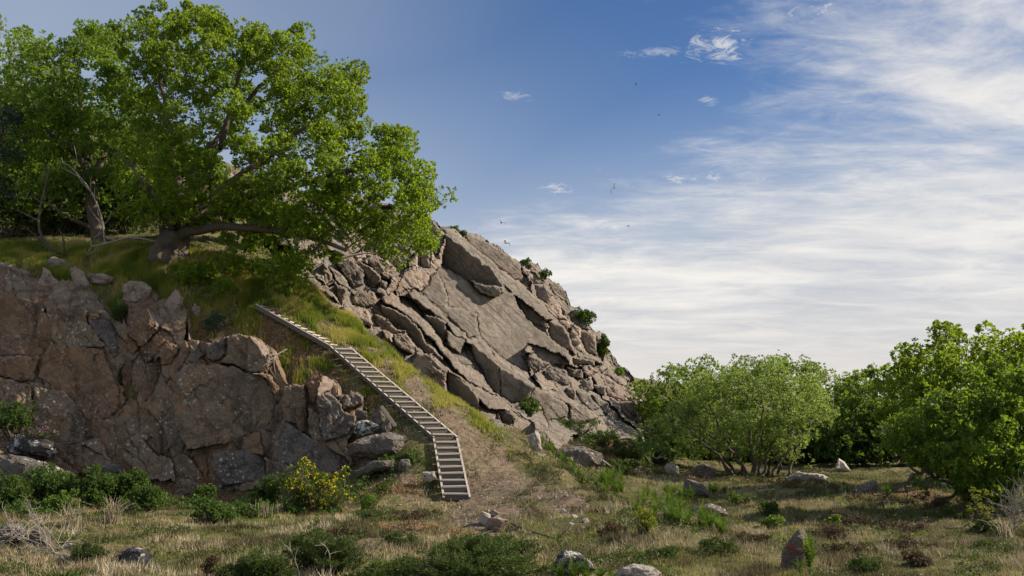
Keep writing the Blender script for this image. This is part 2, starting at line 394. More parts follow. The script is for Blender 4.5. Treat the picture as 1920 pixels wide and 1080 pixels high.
# top meadow round the oak and the cliff edge
for u, v, Y in [(318, 492, 43), (200, 492, 43.2), (100, 488, 44), (0, 478, 44.5), (-90, 475, 45), (400, 520, 42.6), (480, 530, 43), (540, 520, 45), (430, 480, 46), (0, 548, 41.2), (90, 578, 40.8), (180, 560, 41.4), (250, 597, 40.6), (330, 560, 41.2), (400, 622, 39.9), (450, 600, 40.6), (520, 670, 39.1),
                (570, 700, 38.2), (640, 738, 37.2), (700, 785, 36), (760, 850, 34.2), (800, 920, 32.6), (-120, 540, 41.5), (640, 700, 38.3)]:
    cp(u, v, Y)
for u, v, Y in [(-120, 880, 38.2), (0, 880, 38.2), (150, 878, 38.3), (300, 885, 38.2), (420, 895, 37.4), (520, 905, 36.3), (620, 900, 35.2), (700, 895, 33.8), (740, 905, 33), (300, 930, 34.5), (100, 935, 33.8), (500, 950, 31.8), (680, 945, 31.5)]:
    cp(u, v, Y)
for u, v, Y in [(250, 430, 50), (100, 420, 51), (0, 400, 52), (100, 300, 60), (250, 300, 62), (400, 400, 52), (250, 225, 70), (0, 190, 74), (450, 330, 66), (520, 440, 53), (-120, 300, 62)]:
    cp(u, v, Y, 1.0)
# behind the great outcrop
OUT_C = [(600, 545, 46.5), (560, 480, 50), (600, 380, 58), (700, 380, 60), (810, 418, 60), (720, 500, 53), (680, 600, 46.5), (800, 560, 52), (760, 660, 46), (900, 520, 58), (905, 450, 62), (980, 500, 63), (1010, 620, 58), (900, 640, 52),
         (850, 730, 46), (940, 720, 50), (990, 800, 46), (1060, 560, 65), (1070, 700, 58), (1060, 790, 51), (1130, 640, 66), (1160, 720, 63), (1190, 715, 66), (1130, 790, 55), (1200, 800, 58), (1240, 790, 62), (1030, 830, 45)]
for u, v, Y in OUT_C: cp(u, v, Y, 3.2, -.3)
for u, v, Y in [(810, 418, 74), (980, 505, 77), (1070, 570, 79), (1140, 650, 80), (1200, 730, 80)]: cp(u, v, Y, 0, -3.0)
for u, v, Y in [(1060, 850, 44.5), (1110, 870, 44), (1150, 880, 44), (1200, 885, 46), (1120, 830, 48), (1200, 830, 53), (1250, 850, 52), (1300, 870, 50), (1040, 830, 45), (1180, 905, 42), (1110, 900, 41), (1010, 815, 45)]:
    cp(u, v, Y)
ctrl = np.array(ctrl)
def _k(r): return np.sqrt(r * r + .35 ** 2)
_A = _k(np.linalg.norm(ctrl[:, None, :2] - ctrl[None, :, :2], axis=2)) - np.eye(len(ctrl)) * .02
_Pm = np.column_stack([np.ones(len(ctrl)), ctrl[:, :2] / 50])
_M = np.block([[_A, _Pm], [_Pm.T, np.zeros((3, 3))]])
_w = np.linalg.solve(_M, np.concatenate([ctrl[:, 2], np.zeros(3)]))
def terr(x, y):
    x = np.asarray(x, float).ravel(); y = np.asarray(y, float).ravel(); o = np.empty(len(x))
    for a in range(0, len(x), 20000):
        q = np.column_stack([x[a:a + 20000], y[a:a + 20000]])
        r = _k(np.linalg.norm(q[:, None] - ctrl[None, :, :2], axis=2))
        o[a:a + 20000] = r @ _w[:-3] + np.column_stack([np.ones(len(q)), q / 50]) @ _w[-3:]
    P = np.column_stack([x, y, o * .6])
    fade = np.clip((300 - y) / 200, 0, 1)
    return o + fade * (fbm(P * .45, 3) * .15 + fbm(P * 1.7, 5, .58) * .085)
gx = np.concatenate([-np.geomspace(700, 34, 26), np.arange(-33, 27, .25), np.geomspace(28, 700, 26)])
gy = np.concatenate([np.linspace(-60, 5, 8), np.arange(6, 66, .25), np.geomspace(67, 1500, 40)])
gx[26:-26] += 0; GX, GY = np.meshgrid(gx, gy)
GZ = terr(GX, GY).reshape(GX.shape)
def gz(x, y):
    i = np.clip(np.searchsorted(gx, x) - 1, 0, len(gx) - 2); j = np.clip(np.searchsorted(gy, y) - 1, 0, len(gy) - 2)
    fx = (x - gx[i]) / (gx[i + 1] - gx[i]); fy = (y - gy[j]) / (gy[j + 1] - gy[j])
    return (GZ[j, i] * (1 - fx) + GZ[j, i + 1] * fx) * (1 - fy) + (GZ[j + 1, i] * (1 - fx) + GZ[j + 1, i + 1] * fx) * fy
def hit(u, v, y0=6.0, y1=140.0):
    """the first ground point seen at photo pixel u, v"""
    Y = np.arange(y0, y1, .05); P = at(np.full(len(Y), float(u)), np.full(len(Y), float(v)), Y)
    b = np.nonzero(P[:, 2] <= gz(P[:, 0], P[:, 1]))[0]
    return P[b[0]] if len(b) else P[-1]
def project(P):
    d = P - np.array([0, 0, H]); cy = d[:, 1] * CP + d[:, 2] * SP; cz = -d[:, 1] * SP + d[:, 2] * CP
    return 960 + F * d[:, 0] / cy, 540 - F * cz / cy
def inpoly(u, v, poly):
    poly = np.asarray(poly, float); r = np.zeros(np.shape(u), bool); n = len(poly)
    for i in range(n):
        x1, y1 = poly[i]; x2, y2 = poly[(i + 1) % n]
        c = ((y1 > v) != (y2 > v)) & (u < (x2 - x1) * (v - y1) / (y2 - y1 + 1e-12) + x1)
        r ^= c
    return r
def segdist(u, v, poly, closed=True):
    poly = np.asarray(poly, float); n = len(poly); d = np.full(np.shape(u), 1e9)
    for i in range(n if closed else n - 1):
        a = poly[i]; b = poly[(i + 1) % n]; ab = b - a
        t = np.clip(((u - a[0]) * ab[0] + (v - a[1]) * ab[1]) / (ab @ ab + 1e-9), 0, 1)
        d = np.minimum(d, np.hypot(u - a[0] - t * ab[0], v - a[1] - t * ab[1]))
    return d
# where bare earth and dry litter lie, as areas of the ground (x, y in metres)
def area(pts): return [tuple(hit(u, v)[:2]) for u, v in pts]
DIRT_LINES = [([(862, 945), (870, 975), (905, 1000), (935, 1020)], .75), ([(870, 920), (885, 960)], .9), ([(875, 830), (905, 870), (920, 910), (960, 960)], 1.0), ([(690, 655), (780, 730), (880, 830)], .75), ([(640, 640), (700, 670)], .35),
              ([(905, 860), (960, 905)], 1.2), ([(950, 890), (1010, 920), (1070, 950)], .9), ([(760, 925), (800, 945)], .6), ([(760, 900), (720, 870), (690, 850)], .5), ([(620, 1040), (760, 1000)], .25)]
LITTER_AREAS = [([(180, 905), (330, 890), (440, 900), (420, 920), (300, 920)], 1.0), ([(480, 625), (530, 640), (590, 680), (620, 715)], .6), ([(640, 760), (700, 760)], .3), ([(340, 600), (400, 610), (470, 650)], .5), ([(620, 940), (700, 930), (770, 920)], .35), ([(700, 985), (800, 1000), (860, 1010)], .4),
                ([(1050, 850), (1120, 860), (1180, 830)], .9), ([(1330, 900), (1440, 905)], 1.0), ([(1700, 930), (1800, 935)], 1.5)]
def mask(lines, X, Yy, soft=1.0):
    r = np.zeros(np.shape(X))
    for pts, w in lines:
        d = segdist(X, Yy, area(pts), False)
        r = np.maximum(r, np.clip(1.25 - d / (w * soft), 0, 1))
    return r
dirtm = mask(DIRT_LINES, GX, GY); litm = mask(LITTER_AREAS, GX, GY)
nx_, ny_ = len(gx), len(gy)
ii = (np.arange(ny_ - 1)[:, None] * nx_ + np.arange(nx_ - 1)[None, :]).ravel()
ground = mesh_np('ground', np.column_stack([GX.ravel(), GY.ravel(), GZ.ravel()]), np.column_stack([ii, ii + 1, ii + nx_ + 1, ii + nx_]), M_GROUND,
                 attrs={'dirt': ('POINT', dirtm.ravel()), 'litter': ('POINT', litm.ravel())})
tag(ground, kind='structure')

# ------------------------------------------------------------------ rock faces: faceted surfaces with joints
def rock_face(outline, base_pts, slabs, cell, ang, stretch, jitter, tilt_def, default_mat, parent, step=2.0, rough=.07, back=6.0, seed=1, groove=.16, smooth_ids=(), chip=1.0):
    rg = np.random.default_rng(seed)
    o = np.array(outline, float); u0, v0 = o.min(0); u1, v1 = o.max(0)
    us = np.arange(u0, u1 + step, step); vs = np.arange(v0, v1 + step, step)
    U, V = np.meshgrid(us, vs); sh = U.shape
    Uf, Vf = U.ravel(), V.ravel()
    # ragged borders
    wob = np.column_stack([Uf, Vf, np.zeros(len(Uf))])
    Uw = Uf + fbm(wob / 16, 3) * 3.0; Vw = Vf + fbm(wob / 16, 3, off=50) * 3.0
    bp = np.array(base_pts, float); q = bp[:, :2] / 100
    K = lambda r: np.sqrt(r * r + .01)
    A = K(np.linalg.norm(q[:, None] - q[None], axis=2)) - np.eye(len(q)) * .05
    Pm = np.column_stack([np.ones(len(q)), q]); Mx = np.block([[A, Pm], [Pm.T, np.zeros((3, 3))]])
    w = np.linalg.solve(Mx, np.concatenate([bp[:, 2], np.zeros(3)]))
    def base(u, v):
        p = np.column_stack([np.atleast_1d(u), np.atleast_1d(v)]) / 100
        return K(np.linalg.norm(p[:, None] - q[None], axis=2)) @ w[:-3] + np.column_stack([np.ones(len(p)), p]) @ w[-3:]
    ca, sa = math.cos(ang), math.sin(ang)
    # joint-bounded cells for everything that was not singled out
    m = int((u1 - u0) * (v1 - v0) / (cell * cell))
    su = rg.uniform(u0, u1, m); sv = rg.uniform(v0, v1, m)
    def tr(u, v): return (u * ca + v * sa) / stretch, (-u * sa + v * ca)
    tu, tv = tr(Uw, Vw); cu, cv = tr(su, sv)
    F1 = np.full(len(tu), 1e9); F2 = F1.copy(); L = np.zeros(len(tu), int)
    for k in range(m):
        d = np.hypot(tu - cu[k], tv - cv[k]); nb = d < F1
        F2 = np.where(nb, F1, np.minimum(F2, d)); L = np.where(nb, k, L); F1 = np.where(nb, d, F1)
    edge = (F2 - F1) * .5
    sc = base(u0 + (u1 - u0) / 2, v0 + (v1 - v0) / 2)[0] / F     # metres per pixel
    cb = base(su, sv)
    off = rg.normal(0, jitter, m); tx = rg.normal(0, tilt_def, m); tz = rg.normal(0, tilt_def, m)
    bY = base(Uf, Vf)
    Yd = bY + off[L] + tx[L] * (Uf - su[L]) * sc - tz[L] * (Vf - sv[L]) * sc
    mats = {}
    for k, s in enumerate(slabs):
        poly, dY, Yx, Yz = s[:4]; mt = s[4] if len(s) > 4 else None
        p = np.array(poly, float); c = p.mean(0)
        ins = inpoly(Uw, Vw, p)
        if not ins.any(): continue
        cY = base(c[0], c[1])[0] + dY
        Yd[ins] = cY + Yx * (Uf[ins] - c[0]) * sc - Yz * (Vf[ins] - c[1]) * sc
        L[ins] = m + k; edge[ins] = segdist(Uw[ins], Vw[ins], p); mats[m + k] = mt
    # keep planes from running away from the body of the rock
    dlt = Yd - bY; lim = np.where(L >= m, 4.2, 2.2); Yd = bY + np.where(L >= m, np.clip(dlt, -lim, lim), np.sign(dlt) * lim * np.tanh(np.abs(dlt) / lim))
    Yd = Yd + groove * np.exp(-edge / 1.0)
    # second order of breakage: small flat chips
    def chips(size, offa, tilta, sd):
        a, b = tr(Uw + fbm(wob / 9, 2, off=sd) * 2, Vw); a = a / size; b = b / size; ia, ib = np.floor(a).astype(int), np.floor(b).astype(int)
        f1 = np.full(len(a), 9.); f2 = f1.copy(); res = np.zeros(len(a))
        for da in (-1, 0, 1):
            for db in (-1, 0, 1):
                h = _perm[_perm[(ia + da + sd) & 255] + ((ib + db) & 255)]; h2 = _perm[h + 17]; h3 = _perm[h2 + 5]; h4 = _perm[h3 + 9]
                ca_, cb_ = ia + da + h / 256, ib + db + h2 / 256; d = np.hypot(a - ca_, b - cb_)
                val = offa * (h3 / 128 - 1) + tilta * size * sc * ((a - ca_) * (h4 / 128 - 1) + (b - cb_) * (h2 / 128 - 1))
                nb = d < f1; f2 = np.where(nb, f1, np.minimum(f2, d)); res = np.where(nb, val, res); f1 = np.where(nb, d, f1)
        return res + offa * .9 * np.exp(-(f2 - f1) * size * .5 / .9)
    plain = np.isin(L, [m + q for q in smooth_ids])
    brk = np.clip(.55 + fbm(wob / 45, 3, off=12) * 1.6, .08, 1) * np.where(plain, .03, 1.0)
    Yd = Yd + (chips(17, .11, .55, 3) + chips(8, .045, .60, 8)) * brk * chip
    P = at(Uf, Vf, Yd)
    Pn = P.copy()
    # striae along the dip, and breakage
    dipc = np.column_stack([P[:, 0] * .72 - P[:, 2] * .69, P[:, 1], (P[:, 0] * .69 + P[:, 2] * .72)])
    st = fbm(np.column_stack([dipc[:, 0] * .5, dipc[:, 1] * .4, dipc[:, 2] * 2.6]), 4)
    nrm = np.array([.25, -.85, .46])
    rid = 1 - np.abs(fbm(P * 1.1, 3)) * 2
    disp = fbm(P * .8, 5, .55) * rough * .5 - np.abs(st) * rough * 1.1 + fbm(P * 4.2, 4, .6) * rough * .55 - rid * rough * .2
    disp = disp * np.where(np.isin(L, [m + q for q in smooth_ids]), .55, 1.0)
    Pn = P + nrm * disp[:, None]
    ins = inpoly(Uf + fbm(wob / 22, 4, off=9) * 6, Vf + fbm(wob / 22, 4, off=31) * 6, o)
    ins2 = ins.reshape(sh)
    nu = sh[1]
    # for every column continue over the crest and down behind
    quad = ins2[:-1, :-1] & ins2[1:, :-1] & ins2[:-1, 1:] & ins2[1:, 1:]
    jj, kk = np.nonzero(quad); a = jj * nu + kk
    Q = np.column_stack([a, a + nu, a + nu + 1, a + 1]); lab = L[a]
    G = Geo()
    # crest skirt: the rim of the face runs back into the hill
    top = np.full(nu, -1)
    for c in range(nu):
        r = np.nonzero(ins2[:, c])[0]
        if len(r): top[c] = r[0] * nu + c
    cs = [c for c in range(nu - 1) if top[c] >= 0 and top[c + 1] >= 0]
    if cs:
        rows = [Pn]
        base_n = len(Pn); idx = {c: n for n, c in enumerate(sorted(set(cs) | {c + 1 for c in cs}))}
        cols = sorted(idx, key=lambda c: idx[c]); TP = Pn[[top[c] for c in cols]]
        ex = []
        for s, (db, dz) in enumerate([(.9, -.12), (2.2, -.5), (back, -2.2)]):
            Rr = TP + np.array([0, db, dz]); Rr[:, 2] += fbm(Rr * 1.5, 3) * .12; ex.append(Rr)
        Pn = np.concatenate([Pn] + ex); nc = len(cols)
        SQ = []
        for s in range(3):
            for c in cs:
                i0, i1 = idx[c], idx[c + 1]
                lo = (top[c], top[c + 1]) if s == 0 else (base_n + (s - 1) * nc + i0, base_n + (s - 1) * nc + i1)
                hi = (base_n + s * nc + i0, base_n + s * nc + i1)
                SQ.append((lo[0], lo[1], hi[1], hi[0]))
        SL = [L[top[c]] for s in range(3) for c in cs]
        Q = np.concatenate([Q, np.array(SQ)]); lab = np.concatenate([lab, np.array(SL)])
    # a slab that falls into separate pieces becomes several slabs
    nl = int(lab.max()) + 1
    for i in np.unique(lab):
        fi = np.nonzero(lab == i)[0]; vv, inv = np.unique(Q[fi], return_inverse=True); inv = inv.reshape(-1, 4); c_ = np.arange(len(vv))
        while True:
            mn = c_[inv].min(1); c2 = c_.copy(); np.minimum.at(c2, inv.ravel(), np.repeat(mn, 4)); c2 = c2[c2]
            if (c2 == c_).all(): break
            c_ = c2
        comp = c_[inv[:, 0]]
        for j, cmp_ in enumerate(np.unique(comp)):
            if j: lab[fi[comp == cmp_]] = nl; mats[nl] = mats.get(i); nl += 1
    # one object per slab; crumbs too small to pick apart join their body
    ids, cnt = np.unique(lab, return_counts=True)
    small = set(ids[cnt < 14].tolist())
    crumbs = np.isin(lab, list(small)) if small else np.zeros(len(lab), bool)
    order = [i for i, c in zip(ids, cnt) if i not in small]
    order.sort(key=lambda i: -cnt[list(ids).index(i)])
    for n, i in enumerate(order[:290]):
        q = Q[lab == i]; vv, inv = np.unique(q, return_inverse=True)
        mt = mats.get(i) or (default_mat if not isinstance(default_mat, list) else default_mat[rg.integers(len(default_mat))])
        mesh_np('rock_slab', Pn[vv], inv.reshape(-1, 4), mt, parent, False)
    rest = crumbs | np.isin(lab, order[290:])
    if rest.any():
        q = Q[rest]; vv, inv = np.unique(q, return_inverse=True)
        r_ = mesh_np('rock_rubble', Pn[vv], inv.reshape(-1, 4), default_mat if not isinstance(default_mat, list) else default_mat[0], parent, False)
        r_['kind'] = 'stuff'
    return (us, vs, Yd.reshape(sh))

B_SLABS = [
 ([(764,551),(773,542),(804,564),(840,600),(889,642),(938,678),(1004,722),(1000,730),(938,690),(885,650),(868,638),(845,620),(835,605),(800,580)], -1.1, .75, 1.2),
 ([(796,589),(815,592),(835,604),(836,622),(834,648),(822,634),(808,610)], .1, -.6, -.5),
 ([(835,618),(853,627),(875,637),(862,664),(840,648)], -.5, .5, .3),
 ([(884,642),(938,686),(938,742),(915,725),(905,700),(890,670)], -.5, -.7, -.1),
 ([(938,687),(1004,726),(985,752),(960,758),(938,742)], -.7, .05, -.2),
 ([(1002,726),(1056,753),(1064,764),(1064,782),(1024,790),(1011,756),(989,750)], -.5, .40, .25),
 ([(1067,758),(1100,764),(1113,784),(1090,795),(1071,793)], -.7, .55, .35),
 ([(713,560),(724,558),(742,562),(769,578),(795,596),(815,622),(833,649),(862,676),(891,698),(929,740),(918,738),(880,716),(853,693),(835,669),(815,640),(795,625),(780,605),(760,590),(735,575)], -1.2, .75, 1.15),
 ([(713,568),(735,578),(760,592),(780,607),(793,628),(800,645),(833,668),(830,676),(800,664),(775,642),(765,625),(740,612),(715,588)], -.7, -.7, -.5),
 ([(807,662),(831,684),(880,718),(929,744),(962,769),(987,791),(1027,812),(1034,840),(1005,845),(985,815),(960,800),(945,792),(935,770),(915,765),(900,752),(880,730),(840,700),(820,680)], -1.0, .6, .9),
 ([(838,695),(880,722),(898,747),(901,775),(865,755),(838,735)], -.2, -.75, -.3),
 ([(782,662),(807,664),(838,696),(836,735),(815,720),(780,700),(770,680)], -.4, .10, -.05),
 ([(934,768),(950,768),(965,780),(962,797),(940,794)], -.2, -.9, -.3),
 ([(1000,790),(1030,812),(1035,850),(1005,850)], -.6, .2, .2),
 # upper part
 ([(873,436),(889,441),(924,458),(955,479),(976,494),(983,531),(964,524),(933,500),(907,478),(880,460),(868,444)], .3, .42, .25),
 ([(830,425),(873,452),(907,478),(942,509),(978,533),(1000,553),(1024,575),(1036,600),(1024,600),(993,575),(964,553),(942,534),(924,506),(889,480),(858,455),(835,440)], -1.0, .95, 1.35),
 ([(835,439),(858,453),(889,478),(924,504),(942,533),(945,547),(929,556),(904,553),(882,530),(853,514),(827,500),(831,464)], -.6, -.75, -.55),
 ([(878,522),(900,530),(942,538),(947,548),(929,557),(904,554)], -1.1, -.05, -.15),
 ([(815,505),(828,498),(853,513),(882,529),(904,552),(929,556),(945,547),(964,551),(993,573),(1024,600),(1030,625),(1050,640),(1065,655),(1070,685),(1040,680),(1005,655),(985,650),(980,665),(992,685),(995,702),(949,677),(920,652),(898,630),(893,590),(840,575),(835,544)], .55, .52, .80),
 ([(820,510),(835,544),(840,575),(870,580),(893,590),(898,630),(880,635),(845,598),(805,562),(775,540),(790,545),(802,533),(809,515)], .0, .38, .60),
 ([(1025,600),(1053,609),(1067,624),(1071,647),(1084,664),(1056,653),(1031,635)], -.8, -.30, .1, M_BLOCK),
 ([(964,552),(993,574),(1024,600),(1029,630),(1000,612),(975,580)], -.1, -.35, .0),
 # broken left part
 ([(676,487),(702,478),(716,480),(740,502),(738,510),(716,516),(702,504)], -1.0, .35, .45, M_PINK_LIT),
 ([(716,509),(733,513),(733,526),(716,522)], -.9, .2, -.1, M_BLOCK),
 ([(711,524),(729,529),(724,541),(709,535)], -1.0, .1, .2, M_BLOCK),
 ([(707,538),(724,544),(720,555),(704,549)], -1.0, .1, .1, M_BLOCK),
 ([(733,515),(751,519),(745,540),(724,556),(722,544),(732,530)], -.8, .7, .1, M_PINK_LIT),
 ([(751,518),(769,502),(809,507),(800,533),(787,542),(769,542),(747,551),(744,538)], -.9, .75, .05, M_PINK_LIT),
 ([(767,489),(784,467),(782,498),(769,500)], -.3, .6, .1, M_PINK_LIT),
 ([(784,470),(793,460),(790,500),(783,498)], -.2, -.7, .1),
 ([(793,460),(804,464),(807,502),(787,502)], -.5, -.3, -.2, M_BLOCK),
 ([(807,467),(818,482),(836,442),(827,500),(816,507),(807,504)], -.5, 1.0, .3, M_PINK_LIT),
 ([(795,425),(812,413),(835,440),(822,478),(816,480),(798,450)], .2, .0, .3),
 ([(740,470),(768,450),(783,466),(767,489),(768,500),(750,512),(738,500),(728,490)], .2, .4, .3, M_BLOCK),
 ([(629,491),(662,487),(682,511),(682,533),(664,538),(649,524),(638,504)], -.8, .05, .25, M_GREY),
 ([(662,487),(676,490),(702,506),(716,520),(708,540),(690,540),(684,515)], -.2, -.45, .0),
 ([(604,493),(616,498),(627,533),(617,540),(606,520)], -.6, .3, .0, M_BLOCK),
 ([(617,498),(635,505),(660,545),(645,540),(628,525)], -.4, .5, .6),
 ([(629,531),(649,542),(644,575),(633,560)], -.8, -.1, -.1),
 ([(660,547),(702,547),(709,566),(684,578),(662,570)], -.8, .3, .3, M_BLOCK),
 ([(642,576),(665,574),(693,580),(696,613),(667,602),(650,590)], -1.0, .45, .35, M_PINK_LIT),
 ([(649,420),(676,411),(698,429),(689,442),(668,432),(655,428)], -.6, .5, .3, M_PINK_LIT),
 ([(645,425),(668,434),(690,445),(680,470),(655,478),(640,460)], -.5, .55, .3, M_PINK_LIT),
 ([(590,370),(612,362),(632,378),(610,392),(594,390)], -.5, .6, .4, M_PINK_LIT),
 ([(690,445),(720,440),(740,470),(728,490),(700,478),(682,472)], .1, .05, .3),
 ([(640,480),(655,478),(680,472),(700,478),(676,486),(640,492)], -.2, .5, .6, M_PINK_LIT),
 ([(738,627),(760,624),(782,651),(773,664),(740,646)], -.9, .2, .3, M_BLOCK),
 ([(716,618),(736,624),(737,642),(724,636)], -.9, .6, .3, M_PINK_LIT),
 ([(700,590),(715,590),(740,612),(760,622),(738,627),(712,616)], -.3, -.3, .2),
 # broken right part
 ([(980,498),(996,507),(987,518),(980,510)], -.6, .5, .3, M_PINK_LIT),
 ([(991,494),(1009,494),(1011,507),(1024,528),(1018,533),(1000,531),(996,510)], -.5, .45, .25, M_BLOCK),
 ([(982,518),(1000,531),(990,534),(982,530)], -.1, -.4, .0),
 ([(1002,534),(1022,536),(1036,553),(1029,569),(1007,560)], -.7, -.05, -.1, M_BLOCK),
 ([(1027,529),(1040,529),(1066,546),(1068,571),(1051,562),(1036,551)], -.3, .4, .3, M_BLOCK),
 ([(1047,571),(1064,582),(1064,595),(1053,586)], .0, -.5, .0),
 ([(1020,571),(1042,569),(1064,600),(1044,600),(1030,588)], -.6, .6, .5, M_PINK_LIT),
 ([(1076,580),(1093,594),(1107,617),(1089,621),(1067,600)], -.5, .3, .2, M_GREY),
 ([(1047,596),(1076,607),(1064,618),(1050,606)], -.6, .6, .4, M_PINK_LIT),
 ([(1076,609),(1089,613),(1089,642),(1078,645),(1070,640),(1068,620)], -.9, .3, .1, M_PINK_LIT),
 ([(1089,620),(1114,622),(1122,667),(1100,660),(1090,640)], -.6, .25, -.15, M_BLOCK),
 ([(1116,627),(1133,634),(1138,650),(1129,678),(1120,660)], .1, .3, .1, M_BLOCK),
 ([(1140,667),(1153,667),(1167,687),(1186,705),(1184,715),(1164,698)], .5, .2, .3, M_GREY),
 ([(1118,682),(1140,689),(1162,707),(1175,726),(1144,709),(1124,698)], -.5, .55, .6, M_BLOCK),
 ([(1124,700),(1144,710),(1175,727),(1189,738),(1206,752),(1162,755),(1138,742),(1132,718)], -.5, .5, .45, M_PINK_LIT),
 ([(1162,755),(1191,751),(1198,784),(1200,800),(1180,784),(1164,770)], -.9, -.55, .0, M_BLOCK),
 ([(1191,751),(1222,764),(1243,784),(1222,808),(1200,800),(1198,784)], -.7, .55, .25, M_PINK_LIT),
 ([(1093,689),(1107,682),(1118,696),(1109,707),(1093,707)], -1.0, .5, .2, M_PINK_LIT),
 ([(1089,713),(1111,707),(1113,727),(1100,735),(1087,725)], -.9, .15, .2, M_BLOCK),
 ([(1113,720),(1136,724),(1136,742),(1120,738)], -.9, -.2, .0, M_BLOCK),
 ([(1060,689),(1091,693),(1091,709),(1073,707)], -.3, -.3, .0),
 ([(1071,669),(1113,676),(1116,684),(1093,687),(1073,682)], -.5, -.3, -.1, M_BLOCK),
 ([(1084,660),(1113,672),(1142,690),(1113,677),(1080,668)], -.8, .8, 1.2),
 ([(987,644),(1024,653),(1056,667),(1069,684),(1033,684),(1011,671)], -.4, .4, .6),
 ([(991,664),(1031,682),(1002,700),(990,686)], -.4, .1, .3),
 ([(1033,687),(1060,693),(1069,711),(1064,723),(1024,711),(1012,700)], -.5, .4, .5, M_GREY),
 ([(1062,727),(1078,729),(1082,750),(1062,742)], -.9, .0, .1, M_BLOCK),
 ([(1078,729),(1107,742),(1113,756),(1122,764),(1111,772),(1091,755)], -.8, .5, .4, M_GREY),
 ([(1107,738),(1124,744),(1140,756),(1144,769),(1136,780),(1122,760)], -.6, .2, .2, M_GREY),
]
B_OUT = [(560,500),(560,420),(590,368),(640,352),(700,372),(760,392),(812,412),(836,424),(872,434),(905,444),(945,470),(976,492),(1008,492),(1022,515),(1045,530),(1066,545),(1068,570),(1088,580),(1108,612),(1128,625),(1140,650),(1150,665),(1166,686),(1188,705),(1190,730),(1208,750),(1228,765),(1244,785),(1235,815),(1200,830),(1130,815),(1080,815),(1045,845),(1010,860),(960,840),(880,790),(800,730),(700,650),(620,590),(560,560)]
outcrop = empty('granite_outcrop', (6, 56, 0))
tag(outcrop, 'tall weathered granite hillside of leaning slabs and broken blocks behind the grassy ridge', 'rock outcrop')
_o = Vector(outcrop.location)
outcrop.location = (0, 0, 0)
B_Y = rock_face(B_OUT, [(a, b, c) for a, b, c in OUT_C] + [(560,560,46),(1040,850,44),(960,840,42.5),(880,790,42.5),(800,730,43),(1235,815,58)], B_SLABS, 40, R(43), 2.6, .40, .28, [M_OUT, M_OUT, M_BLOCK], outcrop, 2.0, .06, seed=5, smooth_ids=(0, 1, 2, 3, 4, 5, 7, 9, 10, 14, 15, 16, 18, 19, 20), groove=.30, chip=.75)

